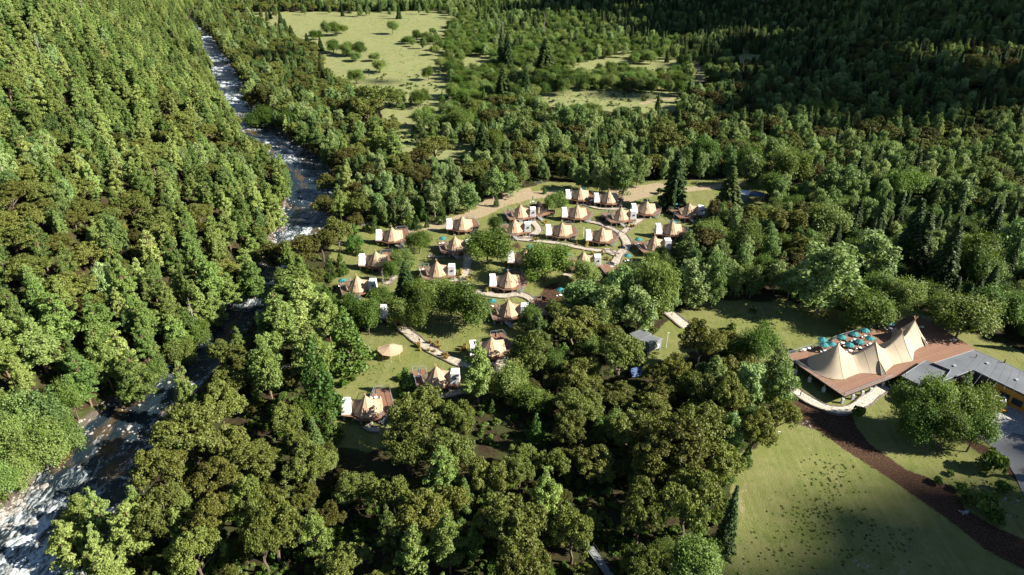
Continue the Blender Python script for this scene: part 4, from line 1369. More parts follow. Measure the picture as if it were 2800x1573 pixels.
for t in TREES:
    a, b, d = proj(t[1], t[2], t[3] + t[4] * 0.6)
    inview = (-25 < a < 2825) and (-25 < b < 1590)
    if b < 0 and t[7] == 0: inview = False
    size = t[4] * t[5] / d ** 2
    by.setdefault(t[0], []).append((inview, size, a, b, d, t))

singles = []
far = {}
for k, lst in by.items():
    lst.sort(key=lambda q: (-int(q[0]), -(q[1] * (4 if q[5][7] else 1))))
    n = LIMIT[k]
    for i, q in enumerate(lst):
        if q[0] and i < n: singles.append((k, q))
        else: far.setdefault(k, []).append(q[5])

# labels that single each tree out: look, side of a landmark, and rank of nearness to it among its likes
entries = []
for (k, q) in singles:
    _, size, a, b, d, t = q
    l = min(range(len(LANDMARKS)), key=lambda j: (LANDMARKS[j][1] - a) ** 2 + ((LANDMARKS[j][2] - b) * 1.2) ** 2)
    nm, lx, ly = LANDMARKS[l]
    dx, dy = a - lx, b - ly
    if abs(dx) > abs(dy) * 1.2: side = 'right of' if dx > 0 else 'left of'
    else: side = 'below' if dy > 0 else 'above'
    if 'corner' in nm or nm in ('the right edge', 'the bottom edge', 'the far forest edge', 'the middle of the left slope'): side = 'near'
    tn = 0 if t[6] < .34 else (1 if t[6] < .67 else 2)
    px = t[4] * FPX / d
    tall = 'tall' if t[4] > HR[k][1] * 0.9 else ('small' if t[4] < HR[k][0] * 1.05 else '')
    head = (LOOK[k][0][tn] + ' ' + (tall + ' ' if tall else '') + LOOK[k][1]).strip()
    entries.append([head, side, nm, math.hypot(dx, dy), k, q])
count = {}
for e in sorted(entries, key=lambda e: e[3]):
    key = (e[0], e[1], e[2])
    c = count.get(key, 0)
    count[key] = c + 1
    if c == 0: lab = f'{e[0]} {e[1]} {e[2]}, closest such'
    elif c < len(ORD): lab = f'{e[0]} {e[1]} {e[2]},{ORD[c]} closest'
    else: lab = f'{e[0]} {e[1]} {e[2]}, one farther off'
    e.append(lab)

# the ground around the tents hangs on named landmarks: those words are true of the camp built below
for e in entries:
    head, side, nm, dist, k, q, lab = e
    _, size, a, b, d, t = q
    v = int(rng.integers(0, NVAR[k]))
    name, cm, tm, jm, H0, W0 = PROTO[k][v]
    sxy, sz = t[5] / W0, t[4] / H0
    rz = float(rng.uniform(0, 6.28))
    px = t[4] * FPX / d
    cat = 'bush' if k == 'bush' else 'tree'
    if px > 62:
        o = empty(name, (t[1], t[2], t[3]), rz, lab, cat, GROUPS[k])
        parts = [link('crown', cm, o), link('trunk' if k != 'bush' else 'stem', tm, o)]
        parts[0]['tone'] = float(t[6])
    else:
        o = props(link(name, jm, None, (t[1], t[2], t[3])), lab, cat, GROUPS[k])
        o.rotation_euler = (0, 0, rz)
        o['tone'] = float(t[6])
    o.scale = (sxy, sxy * rng.uniform(0.93, 1.07), sz)


def scatter(name, coll, pts, label, kind='stuff'):
    """one object whose points carry copies of the shapes in coll: pts = rows x, y, z, rz, sxy, sz, tone, index"""
    pts = np.array(pts, float)
    m = bpy.data.meshes.new(name)
    m.vertices.add(len(pts))
    m.vertices.foreach_set('co', pts[:, :3].reshape(-1).astype(np.float32))
    for nm, dat, typ in (('rot', np.stack([pts[:, 3] * 0, pts[:, 3] * 0, pts[:, 3]], -1), 'FLOAT_VECTOR'), ('scl', np.stack([pts[:, 4], pts[:, 4], pts[:, 5]], -1), 'FLOAT_VECTOR'),
                         ('tone', pts[:, 6], 'FLOAT'), ('which', pts[:, 7], 'INT')):
        a = m.attributes.new(nm, typ, 'POINT')
        if typ == 'FLOAT_VECTOR': a.data.foreach_set('vector', dat.reshape(-1).astype(np.float32))
        elif typ == 'INT': a.data.foreach_set('value', dat.astype(np.int32))
        else: a.data.foreach_set('value', dat.astype(np.float32))
    m.update()
    o = link(name, m)
    ng = bpy.data.node_groups.new(name, 'GeometryNodeTree')
    ng.interface.new_socket('Geometry', in_out='INPUT', socket_type='NodeSocketGeometry')
    ng.interface.new_socket('Geometry', in_out='OUTPUT', socket_type='NodeSocketGeometry')
    N, L = ng.nodes, ng.links
    gi, go = N.new('NodeGroupInput'), N.new('NodeGroupOutput')
    ip = N.new('GeometryNodeInstanceOnPoints')
    ci = N.new('GeometryNodeCollectionInfo')
    ci.inputs['Collection'].default_value = coll
    ci.inputs['Separate Children'].default_value = True
    ci.inputs['Reset Children'].default_value = True
    ip.inputs['Pick Instance'].default_value = True

    def na(nm, typ):
        q = N.new('GeometryNodeInputNamedAttribute')
        q.data_type = typ
        q.inputs['Name'].default_value = nm
        return next(s for s in q.outputs if s.enabled and s.name == 'Attribute')
    L.new(gi.outputs[0], ip.inputs['Points'])
    L.new(ci.outputs[0], ip.inputs['Instance'])
    L.new(na('which', 'INT'), ip.inputs['Instance Index'])
    L.new(na('rot', 'FLOAT_VECTOR'), ip.inputs['Rotation'])
    L.new(na('scl', 'FLOAT_VECTOR'), ip.inputs['Scale'])
    L.new(ip.outputs[0], go.inputs[0])
    md = o.modifiers.new('copies', 'NODES')
    md.node_group = ng
    o['label'] = label
    o['kind'] = kind
    return o


FAR_NAME = {'oak': ('oak_forest', 'olive oak forest stretching over the valley floor'), 'willow': ('willow_thicket', 'green willow thickets of the far meadows'),
            'birch': ('birch_forest', 'pale birch woods beyond the camp'), 'pine': ('pine_forest', 'yellow green pine forest on the left mountain slope'),
            'spruce': ('spruce_forest', 'dark spruce forest at the far end of the valley'), 'young': ('conifer_thicket', 'young conifers between the larger trees'), 'bush': ('undergrowth', 'low bushes')}
for k, lst in far.items():
    rows = []
    for t in lst:
        v = int(rng.integers(0, NVAR[k]))
        H0, W0 = PROTO[k][v][4], PROTO[k][v][5]
        rows.append((t[1], t[2], t[3], rng.uniform(0, 6.28), t[5] / W0, t[4] / H0, t[6], v))
    scatter(FAR_NAME[k][0], FAR_COLL[k], rows, FAR_NAME[k][1])

# undergrowth below the trees, reaching into the openings, and weeds on the banks
gx2 = rng.uniform(-1, 1, 36000)
gy2 = 70 + (rng.uniform(0, 1, 36000) ** 1.5) * 430
gx2 = gx2 * (0.8 * gy2 + 40)
g_, d_, m_, p_ = zones(gx2, gy2)
rxx, rww = np.interp(gy2, RIV_Y, RIV_X), np.interp(gy2, RIV_Y, RIV_W)
ok = (g_ < .5) & (d_ < .3) & (m_ < .4) & (np.abs(gx2 - rxx) > rww * 0.62 + 0.5) & (vnoise(gx2, gy2, 9, 50) > 0.34)
for line in PATH_LINES:
    ok &= polydist(gx2, gy2, line[::3] + [line[-1]]) > 1.8
ok &= ~((p_ > .5) & (vnoise(gx2, gy2, 12, 51) < 0.54))
gx2, gy2 = gx2[ok][:13000], gy2[ok][:13000]
gz2 = ground(gx2, gy2)
rows = [(x, y, z - 0.1, rng.uniform(0, 6.28), s, s * rng.uniform(.7, 1.3), rng.uniform(0, .8), int(rng.integers(0, 3))) for x, y, z, s in zip(gx2, gy2, gz2, rng.uniform(0.22, 0.7, len(gx2)))]
scatter('undergrowth', FAR_COLL['bush'], rows, 'low green undergrowth between the forest trees')

# single bushes that stand on the open grass
BUSHES = [(940, 1055, 36, 'pale green bush left of the nearest tent on the lawn'), (968, 1040, 24, 'small loose bush right of a bigger one on the south lawn'), (1031, 985, 7, 'tiny dark shrub below the open canopy'),
          (2560, 1320, 34, 'round bush at the left end of the planted island by the road'), (2625, 1340, 40, 'low bush in the middle of the planted island'), (2700, 1290, 92, 'largest dark bush in the planted island by the road'),
          (2690, 1390, 84, 'second largest dark bush, nearer the mulch strip'), (2720, 1430, 60, 'dark bush at the lower end of the planted island'), (2640, 1375, 44, 'green bush between two dark ones on the planted island'),
          (2740, 1345, 50, 'bush closest to the road edge'), (2600, 1300, 26, 'small bush above the planted island centre'), (1590, 470, 20, 'small bush by the far tan track'),
          (1004, 632, 26, 'bush below the small white railing'), (1805, 530, 24, 'bush between the two spruces by the track'), (2480, 1100, 50, 'bush under the twin willow'), (2060, 855, 24, 'weedy bush on the sunlit east clearing'),
          (2000, 905, 34, 'shrub at the lower left of the east clearing'), (1560, 940, 34, 'bright shrub right of the dark domed oak'), (1340, 720, 20, 'shrub below the big camp willow'), (1095, 1040, 30, 'shrub left of the railed terrace'),
          (1010, 745, 20, 'grassy shrub right of the riverside tent'), (2040, 1262, 30, 'shrub at the edge of the lower lawn')]
for (x, y, w, lab) in BUSHES:
    p = hit(x, y)
    d = proj(*p)[2]
    nm, cm, tm, jm, H0, W0 = PROTO['bush'][int(rng.integers(0, 3))]
    s = w / (FPX / d) / W0
    o = empty('bush', p - np.array([0, 0, .1]), rng.uniform(0, 6), lab, 'bush', 'bushes standing on open grass')
    c = link('crown', cm, o); c['tone'] = float(rng.uniform(.1, .6))
    link('stem', tm, o)
    o.scale = (s, s, s * rng.uniform(.9, 1.3))

# bare trees and snags
DEADM = [mk_dead(5), mk_dead(9)]
DEAD = [(1050, 790, 55, 'bare brown tree right of the riverside tent'), (1562, 545, 32, 'bare tree before the white box of a northern tent'), (245, 100, 90, 'bare white snag on the upper pine slope'), (1375, 195, 110, 'tall bare spar above the dark spruce'),
        (1487, 110, 60, 'tallest dead spar left of the far wide spruce'), (125, 190, 80, 'bare snag among the pines left of the tallest one'), (540, 915, 100, 'long pale dead trunk leaning over the river bank'), (490, 1240, 70, 'pale forked snag beside the rocky shore'),
        (2720, 520, 60, 'white barked dead tree near the right edge'), (785, 290, 50, 'thin snag in the wood beyond the river bend'), (350, 540, 30, 'grey leafless tree in the middle of the left slope')]
for i, (x, y, h, lab) in enumerate(DEAD):
    p = hit(x, y)
    dm, H = DEADM[i % 2]
    s = h / (FPX / proj(*p)[2]) / .85 / H
    o = props(link('dead_tree', dm, None, p), lab, 'dead tree', 'bare dead trees')
    o.scale = (s * .6, s * .6, s)
    o.rotation_euler = (0, 0, float(rng.uniform(0, 6)))

# ------------------------------------------------------------------ camp: decks, tipi tents, box cabins, parasols
DECK_H = 1.75
CONE_H = 4.6
DECK_A = [(-6.0, -1.7), (-6.0, 2.1), (-0.2, 2.9), (0.4, 8.2), (3.9, 8.7), (6.3, 1.2), (6.0, 0.0), (3.6, -2.3), (1.6, -3.5), (-1.6, -3.5), (-3.1, -2.2)]
DECK_B = [(6.0, -1.6), (6.0, 2.0), (0.2, 2.7), (-3.0, 3.0), (-3.2, 5.2), (-6.8, 4.7), (-5.2, -1.0), (-4.1, -4.2), (0.4, -4.1), (3.0, -2.5)]
RAIL_A = [[(-0.2, 2.6), (0.4, 8.2), (3.9, 8.7), (6.3, 1.2), (6.0, 0.0), (5.2, -0.65)], [(4.0, -1.55), (3.3, -2.2)]]
RAIL_B = [[(-3.0, 3.0), (-3.2, 5.2), (-6.8, 4.7), (-5.2, -1.0), (-4.1, -4.2), (-1.2, -4.15)]]
PIER_A = [(-5.4, -1.2), (-3.2, -1.4), (-1.2, -2.6), (1.3, -2.6), (3.2, -1.6), (5.5, 0.6), (3.6, 7.8), (-5.4, 1.6), (-1, 2.0)]
PIER_B = [(5.5, -1.2), (3.2, -1.8), (0.8, -3.5), (-1.8, -3.6), (-3.8, -3.5), (-5.2, 0.5), (-6.2, 4.2), (-3.6, 4.6), (5.3, 1.5)]


def railing(mb, line, z, h=1.05, step=1.5, r=0.035, balusters=True):
    for (a, b) in zip(line[:-1], line[1:]):
        a3, b3 = Vector((a[0], a[1], z)), Vector((b[0], b[1], z))
        L = (b3 - a3).length
        n = max(1, round(L / step))
        for k in range(n + 1):
            p = a3.lerp(b3, k / n)
            mb.bar(p, p + Vector((0, 0, h)), r, n=4)
        mb.bar(a3 + Vector((0, 0, h)), b3 + Vector((0, 0, h)), r * 1.1, n=4)
        mb.bar(a3 + Vector((0, 0, 0.12)), b3 + Vector((0, 0, 0.12)), r * 0.7, n=4)
        if balusters:
            m_ = max(1, int(L / 0.22))
            for k in range(1, m_):
                p = a3.lerp(b3, k / m_) + Vector((0, 0, 0.12))
                mb.bar(p, p + Vector((0, 0, h - 0.12)), 0.011, n=3)


def shrink(poly, d):
    c = np.mean(poly, axis=0)
    return [tuple(np.array(p) + (c - np.array(p)) / np.linalg.norm(c - np.array(p)) * d) for p in poly]


def make_deck(kind):
    poly = DECK_A if kind == 'A' else DECK_B
    t = empty('timber_deck', (0, 0, 0))
    MB().prism(poly, DECK_H - 0.06, DECK_H).build('deck_boards', M['deck'], t)
    MB().prism(shrink(poly, 0.06), DECK_H - 0.34, DECK_H - 0.062).build('fascia', M['deck_side'], t)
    pm = MB().box(-.24, .24, -.24, .24, -1.2, DECK_H - 0.345, 0.8).mesh('pier', M['concrete'])
    for p in (PIER_A if kind == 'A' else PIER_B):
        link('pier', pm, t, (p[0], p[1], 0))
    rb = MB()
    for line in (RAIL_A if kind == 'A' else RAIL_B):
        railing(rb, line, DECK_H)
    rb.build('railing', M['steel'], t)
    st = MB()
    if kind == 'A':
        a, d, s = Vector((4.6, -1.1, DECK_H)), Vector((-0.55, -0.83, 0)).normalized(), Vector((0.83, -0.55, 0)).normalized()
    else:
        a, d, s = Vector((-0.4, -4.15, DECK_H)), Vector((0.93, -0.36, 0)).normalized(), Vector((0.36, 0.93, 0)).normalized()
    n = 7
    for k in range(n):
        c = a + d * (0.28 * (k + 0.5)) + Vector((0, 0, -0.2 * (k + 1)))
        v = [c + s * sx * 0.75 + d * dy + Vector((0, 0, dz)) for dz in (0, 0.05) for (sx, dy) in ((-1, -.15), (1, -.15), (1, .15), (-1, .15))]
        st.add(v, [(3, 2, 1, 0), (4, 5, 6, 7), (0, 1, 5, 4), (1, 2, 6, 5), (2, 3, 7, 6), (3, 0, 4, 7)])
    sr = MB()
    for sx in (-1, 1):
        p0 = a + s * sx * 0.78
        p1 = a + d * (0.28 * n) + s * sx * 0.78 + Vector((0, 0, -0.2 * n))
        st.bar(p0 + Vector((0, 0, -.05)), p1 + Vector((0, 0, -.05)), 0.07, n=4)
        up = Vector((0, 0, 1.0))
        sr.bar(p0 + up, p1 + up, 0.035, n=4)
        for k in range(6):
            q = p0.lerp(p1, k / 5)
            sr.bar(q, q + up, 0.03 if k in (0, 5) else 0.014, n=4)
    sto = st.build('stair', M['steel'], t)
    sr.build('stair_railing', M['steel'], sto)
    return t


def patch(pts, sag, n=7):
    """triangular cloth between three points, sagging inward"""
    a, b, c = map(lambda p: np.array(p, float), pts)
    V, F, idx = [], [], {}
    nn = unit(np.cross(b - a, c - a))
    for i in range(n + 1):
        for j in range(n + 1 - i):
            u, v = i / n, j / n
            w = 1 - u - v
            p = a * w + b * u + c * v
            p = p + nn * sag * 27 * u * v * w + np.array([0, 0, -abs(sag) * 1.6 * 4 * u * v])
            idx[(i, j)] = len(V)
            V.append(tuple(p))
    for i in range(n):
        for j in range(n - i):
            F.append((idx[(i, j)], idx[(i + 1, j)], idx[(i, j + 1)]))
            if j < n - i - 1:
                F.append((idx[(i + 1, j)], idx[(i + 1, j + 1)], idx[(i, j + 1)]))
    return V, F


def make_tent(kind, canvas, seed=0):
    rg = np.random.default_rng(seed)
    t = empty('tipi_tent', (0, 0, 0))
    z0 = DECK_H
    mx_ = 1 if kind == 'A' else -1
    # ten sided cone, its walls a little hollow
    mb = MB()
    NS, NR = 10, 8
    for k in range(NR + 1):
        q = k / NR
        r = 3.25 * (1 - q) ** 1.0 + 0.07
        z = z0 + 0.42 + (CONE_H - 0.42) * q
        for s in range(NS):
            an = 2 * math.pi * (s + 0.5) / NS - math.pi / 2
            mb.v.append((math.cos(an) * r, math.sin(an) * r, z))
    for k in range(NR):
        for s in range(NS):
            a = k * NS + s
            b = k * NS + (s + 1) % NS
            mb.f.append((a, b, b + NS, a + NS))
    cone = mb.build('canvas_cone', canvas, t)
    sb = MB()
    for s in range(NS):
        a0 = 2 * math.pi * (s + 0.5) / NS - math.pi / 2
        pr = None
        for k in range(NR + 1):
            q = k / NR
            r = 3.25 * (1 - q) ** 1.0 + 0.085
            p = Vector((math.cos(a0) * r, math.sin(a0) * r, z0 + 0.42 + (CONE_H - 0.42) * q))
            if pr is not None: sb.bar(pr, p, 0.035, n=3)
            pr = p
    sb.build('seam', M['seam'], cone)
    kb = MB()
    for s in range(NS):
        for (r, z) in ((3.38, z0 + 0.02), (3.335, z0 + 0.44)):
            an = 2 * math.pi * (s + 0.5) / NS - math.pi / 2
            kb.v.append((math.cos(an) * r, math.sin(an) * r, z))
    for s in range(NS):
        a = 2 * s
        b = 2 * ((s + 1) % NS)
        kb.f.append((a, b, b + 1, a + 1))
    kb.build('skirt', M['skirt'], t)
    # wings: towards the box cabin and out over the terrace
    wing = [((-mx_ * 0.7, 0.3, z0 + 3.3), (-mx_ * 3.6, 0.7, z0 + 2.7), (-mx_ * 2.7, -1.2, z0 + 0.35)),
            ((-mx_ * 0.7, 0.4, z0 + 3.3), (-mx_ * 3.6, 0.7, z0 + 2.7), (-mx_ * 2.3, 2.4, z0 + 0.35)),
            ((-mx_ * 3.55, -1.3, z0 + 0.5), (-mx_ * 3.6, 0.7, z0 + 2.7), (-mx_ * 2.6, -1.25, z0 + 0.35))]
    if kind == 'A':
        far_ = [((0.7, 0.2, z0 + 3.3), (3.5, 1.3, z0 + 2.75), (3.0, -1.1, z0 + 0.4)), ((0.7, 0.5, z0 + 3.3), (3.5, 1.3, z0 + 2.75), (1.6, 2.7, z0 + 0.4)),
                ((3.9, -0.5, z0 + 0.4), (3.5, 1.3, z0 + 2.75), (2.95, -1.15, z0 + 0.4))]
    else:
        far_ = [((-0.8, -0.3, z0 + 3.2), (-3.9, -0.2, z0 + 2.0), (-2.2, -2.1, z0 + 0.35)), ((-0.8, 0.3, z0 + 3.2), (-3.9, -0.2, z0 + 2.0), (-2.7, 1.9, z0 + 0.35)),
                ((-2.2, -2.15, z0 + 0.35), (-3.9, -0.2, z0 + 2.0), (-3.3, -1.7, z0 + 0.5))]
    for group in (wing, far_):
        wb = MB()
        for w in group:
            V, F = patch(w, 0.10)
            wb.add(V, F)
        wb.build('canvas_wing', canvas, t, True)
    pb = MB().bar((0, 0, 0), (0, 0, 1.0), 0.05, n=5, r_b=0.03).mesh('pole', M['pole_wood'])
    for k in range(6):
        an = k * 1.047 + rg.uniform(-.25, .25)
        o = link('pole', pb, t, (math.cos(an) * -0.08, math.sin(an) * -0.08, z0 + CONE_H - 0.15))
        o.rotation_euler = Vector((math.cos(an) * 0.42, math.sin(an) * 0.42, 1)).to_track_quat('Z', 'Y').to_euler()
    MB().bar((mx_ * (3.5 if kind == 'A' else 3.9), 1.3 if kind == 'A' else -0.2, z0), (mx_ * (3.5 if kind == 'A' else 3.9), 1.3 if kind == 'A' else -0.2, z0 + (2.75 if kind == 'A' else 2.0)), 0.05).build('wing_post', M['pole_wood'], t)
    # zipped door flap on the front seam
    an0 = -math.pi / 2
    r0, r1 = 3.22, 1.85
    fl = MB()
    fl.add([(-0.36, -r0 * 0.955 - 0.03, z0 + 0.45), (0.36, -r0 * 0.955 - 0.03, z0 + 0.45), (0.14, -r1 * 0.98 - 0.04, z0 + 2.6), (-0.14, -r1 * 0.98 - 0.04, z0 + 2.6)], [(0, 1, 2, 3)])
    fl.build('door_flap', M['seam'], t)
    return t


def make_cabin(kind):
    t = empty('box_cabin', (0, 0, 0))
    z0 = DECK_H
    if kind == 'A':
        lo = [(-5.9, -1.5), (-3.35, -1.5), (-3.35, 1.5), (-5.9, 1.5)]
        hi = [(-5.75, -0.1), (-4.05, -0.1), (-4.05, 1.45), (-5.75, 1.45)]
    else:
        lo = [(3.5, -1.35), (5.9, -1.35), (5.9, 1.5), (3.5, 1.5)]
        hi = [(3.75, -1.05), (5.8, -1.05), (5.8, 1.45), (3.75, 1.45)]
    h = 2.95
    v = [(x, y, z0 + 0.01) for x, y in lo] + [(x, y, z0 + h) for x, y in hi]
    mb = MB().add(v, [(3, 2, 1, 0), (4, 5, 6, 7), (0, 1, 5, 4), (1, 2, 6, 5), (2, 3, 7, 6), (3, 0, 4, 7)])
    w = mb.build('wall', M['white_panel'], t)
    b = w.modifiers.new('soft', 'BEVEL'); b.width = 0.05; b.segments = 1
    cx, cy = (hi[0][0] + hi[1][0]) / 2, (hi[0][1] + hi[2][1]) / 2
    MB().box(hi[0][0] - .05, hi[1][0] + .05, hi[0][1] - .05, hi[2][1] + .05, z0 + h + 0.003, z0 + h + 0.08).build('roof_cap', M['white_paint'], t)
    if kind == 'B':
        vb = MB()
        vb.bar((4.95, -1.22, z0 + 1.75), (4.95, -1.31, z0 + 1.75), 0.34, n=8)
        vb.build('window', M['black'], t)
        vb = MB().bar((5.84, 0.2, z0 + 1.8), (5.90, 0.2, z0 + 1.8), 0.28, n=8)
        vb.build('window', M['black'], t)
    else:
        MB().bar((cx + .3, cy, z0 + h + .08), (cx + .3, cy, z0 + h + .3), 0.12, n=8).build('vent', M['dark_steel'], t)
        MB().bar((cx - .3, cy + .2, z0 + h + .08), (cx - .3, cy + .2, z0 + h + .26), 0.10, n=8).build('vent', M['dark_steel'], t)
    return t


def make_parasol(opened=True):
    t = empty('parasol', (0, 0, 0))
    MB().bar((0, 0, 0.1), (0, 0, 2.55), 0.04, n=6).build('pole', M['white_paint'], t)
    MB().box(-.3, .3, -.3, .3, 0.0, 0.1).build('base', M['dark_steel'], t)
    mb = MB()
    if opened:
        n = 8
        R1 = 1.3
        top = (0, 0, 2.68)
        ring0 = [(math.cos(2 * math.pi * k / n) * R1, math.sin(2 * math.pi * k / n) * R1, 2.05) for k in range(n)]
        mid = [(math.cos(2 * math.pi * (k + .5) / n) * R1 * .90, math.sin(2 * math.pi * (k + .5) / n) * R1 * .90, 2.04) for k in range(n)]
        low = [(p[0], p[1], p[2] - 0.16) for p in ring0]
        mb.v = [top] + ring0 + mid + low
        for k in range(n):
            a, b = 1 + k, 1 + (k + 1) % n
            m_ = 1 + n + k
            mb.f += [(0, a, m_), (0, m_, b)]
            la, lb = 1 + 2 * n + k, 1 + 2 * n + (k + 1) % n
            mb.f += [(a, la, m_), (m_, la, lb), (m_, lb, b)]
        mb.build('canopy', M['teal'], t)
        rb = MB()
        for k in range(n):
            an = 2 * math.pi * k / n
            rb.bar((0, 0, 2.6), (math.cos(an) * R1 * .97, math.sin(an) * R1 * .97, 2.03), 0.015, n=3)
        rb.build('rib', M['white_paint'], t)
    else:
        n = 8
        prof = [(0.06, 2.75), (0.13, 2.4), (0.2, 1.6), (0.26, 1.15), (0.14, 1.1)]
        for r, z in prof:
            for k in range(n):
                an = 2 * math.pi * k / n
                q = r * (1.0 if k % 2 else 0.65)
                mb.v.append((math.cos(an) * q, math.sin(an) * q, z))
        for i in range(len(prof) - 1):
            for k in range(n):
                a, b = i * n + k, i * n + (k + 1) % n
                mb.f.append((a, a + n, b + n, b))
        mb.f.append(tuple(range(n)))
        mb.build('folded_canopy', M['teal_dark'], t)
    return t


def make_table():
    t = empty('round_table', (0, 0, 0))
    MB().bar((0, 0, .70), (0, 0, .75), 0.48, n=14).build('table_top', M['white_paint'], t)
    MB().bar((0, 0, 0), (0, 0, .70), 0.05, n=6).build('leg', M['dark_steel'], t)
    return t


def make_chair():
    t = empty('garden_chair', (0, 0, 0))
    MB().box(-.24, .24, -.24, .24, .42, .47).build('seat', M['white_paint'], t)
    MB().box(-.24, .24, .21, .26, .47, .90).build('backrest', M['white_paint'], t)
    lm = MB().box(-.02, .02, -.02, .02, 0, .42).mesh('leg', M['dark_steel'])
    for a in (-.2, .2):
        for b in (-.2, .2):
            link('leg', lm, t, (a, b, 0))
    return t


FIRST = {}


def use(key, maker, loc, rz, label, cat, group, scale=None):
    """the first time the thing itself is set in place, after that copies of it"""
    if key not in FIRST:
        FIRST[key] = maker()
        o = FIRST[key]
        o.location = [float(c) for c in loc]
        o.rotation_euler = (0, 0, rz)
        if scale: o.scale = scale
    else:
        o = copy_thing(FIRST[key], loc, rz, scale)
    return props(o, label, cat, group)


# apex pixel, side of the box cabin, turn, words that find the site, what is there
SITES = [
    (998, 1077, 'A', 0, 'nearest tent site at the lawn foot', ''),
    (1191, 997, 'B', 0, 'site between the lawn and tall pine', ''),
    (1343, 917, 'A', 6, 'site below the stone path end', 'dark_deck'),
    (1091, 822, 'A', 0, 'site half hidden in willows', ''),
    (1390, 815, 'B', -4, 'site with a lone willow before it', ''),
    (1389, 738, 'A', 0, 'site above the curved stone path', ''),
    (974, 750, 'B', 0, 'riverside site behind small bare trees', ''),
    (1193, 710, 'B', 0, 'site left of the long straight path', ''),
    (1026, 683, 'A', 0, 'second site from the river, lawn edge', ''),
    (1070, 617, 'A', 0, 'topmost riverside site by the track', ''),
    (1243, 642, 'B', 0, 'site left of the biggest camp willow', ''),
    (1263, 587, 'A', 0, 'site where the tan track bends', ''),
    (1407, 595, 'B', 0, 'site at the S shaped path', ''),
    (1423, 555, 'B', 0, 'site above the S shaped path', ''),
    (1474, 545, 'X', 0, 'dark site beneath the tan track', ''),
    (1587, 508, 'A', 0, 'northern site behind a bare tree', ''),
    (1666, 517, 'A', 0, 'northernmost open site', ''),
    (1579, 556, 'A', 0, 'site above the short curved path', ''),
    (1699, 562, 'B', 0, 'site with the long front terrace', ''),
    (1770, 545, 'A', 3, 'shade dappled site beside the tall spruce', ''),
    (1886, 550, 'B', 0, 'easternmost site right of the spruce', ''),
    (1537, 603, 'A', 0, 'central site left of a lamp', ''),
    (1648, 617, 'A', 0, 'central site inside the path loop', ''),
    (1840, 600, 'A', 0, 'eastern site on open lawn', ''),
    (1791, 640, 'B', 0, 'eastern site behind birch tops', ''),
    (1436, 675, 'A', 0, 'site behind the round camp willow', ''),
    (1596, 684, 'B', 0, 'site inside the lower path loop', ''),
    (1700, 704, 'D', 0, 'terrace hidden below the Y junction', ''),
    (1512, 800, 'D', 0, 'terrace beside the dark soil patch', ''),
]
# the first riverside site measured from its visible apex


def make_dark_tent():
    return make_tent('A', M['canvas_dark'], 3)


for i, (ax, ay, kd, turn, desc, note) in enumerate(SITES):
    g = float(hit(ax, ay + 60)[2])
    p = W(ax, ay, g + DECK_H + CONE_H + 0.6)
    g = float(ground(p[0], p[1]))
    p = W(ax, ay, g + DECK_H + CONE_H + 0.6)
    loc = (p[0], p[1], g)
    rz = R(turn)
    dk = 'B' if kd in ('B', 'X', 'D') else 'A'
    use('deck' + dk, (lambda q=dk: make_deck(q)), loc, rz, f'red brown raised timber deck with steel railing, {desc}', 'deck', 'timber decks of the tent sites')
    if kd == 'D': continue
    if kd == 'X':
        use('darktent', make_dark_tent, loc, rz, f'dark brown tent, the only dark one, {desc}', 'tent', 'tipi tents of the camp')
        continue
    use('tent' + kd, (lambda q=kd: make_tent(q, M['canvas'], 3)), loc, rz, f'tan canvas tipi tent with crossed poles, {desc}', 'tent', 'tipi tents of the camp')
    side = 'left' if kd == 'A' else 'right'
    use('cabin' + kd, (lambda q=kd: make_cabin(q)), loc, rz, f'white box cabin {side} of its tipi, {desc}', 'cabin', 'white box cabins beside the tents')
    if i == 0:
        t0 = FIRST['tentA']
        pm = MB().add([(-.17, 0, 0), (.17, 0, 0), (.12, .42, .98), (-.12, .42, .98)], [(0, 1, 2, 3)]).mesh('window', M['glass'])
SITE_TENTS = [o for o in COL.objects if o.name.startswith('tipi_tent') and o.parent is None]
# the two dark panes in the front of the nearest tent
near_tent = FIRST['tentA']
for sx in (-.27, .27):
    w = link('window', pm, near_tent, (sx, -2.70, DECK_H + 1.25))

PARASOLS = [
    (1026, 1062, 0, 'folded dark teal parasol on the deck of the nearest tent'), (1143, 1005, 0, 'folded parasol on the deck left of the tall pine tent'), (1355, 907, 0, 'folded parasol behind the site below the stone path end'),
    (1345, 817, 1, 'open teal parasol above the lone willow site'), (1388, 733, 1, 'open teal parasol behind the tent above the curved path'), (935, 762, 1, 'open teal parasol nearest the river'),
    (1156, 718, 0, 'folded parasol left of the long straight path'), (1043, 684, 0, 'folded parasol on the second riverside deck'), (1081, 620, 0, 'folded parasol on the topmost riverside deck'),
    (1210, 647, 1, 'open teal parasol left of the biggest camp willow'), (1277, 590, 0, 'folded parasol behind the tent at the track bend'), (1372, 607, 0, 'folded parasol on the deck at the S shaped path'),
    (1389, 568, 0, 'folded parasol above the S shaped path'), (1457, 536, 0, 'folded parasol at the dark site'), (1594, 510, 1, 'open teal parasol of the northern site behind a bare tree'),
    (1768, 543, 1, 'open teal parasol at the shade dappled site'), (1848, 552, 1, 'open teal parasol right of the tall spruce'), (1842, 603, 1, 'open teal parasol of the open lawn eastern site'),
    (1746, 650, 1, 'open teal parasol at the terrace right of the path loop'), (1449, 669, 1, 'open teal parasol behind the round camp willow'), (1549, 689, 1, 'open teal parasol inside the lower path loop'),
    (1717, 694, 1, 'open teal parasol just below the Y junction'), (1532, 787, 1, 'open teal parasol beside the dark soil patch'), (1665, 572, 0, 'folded parasol on the long front terrace'),
]
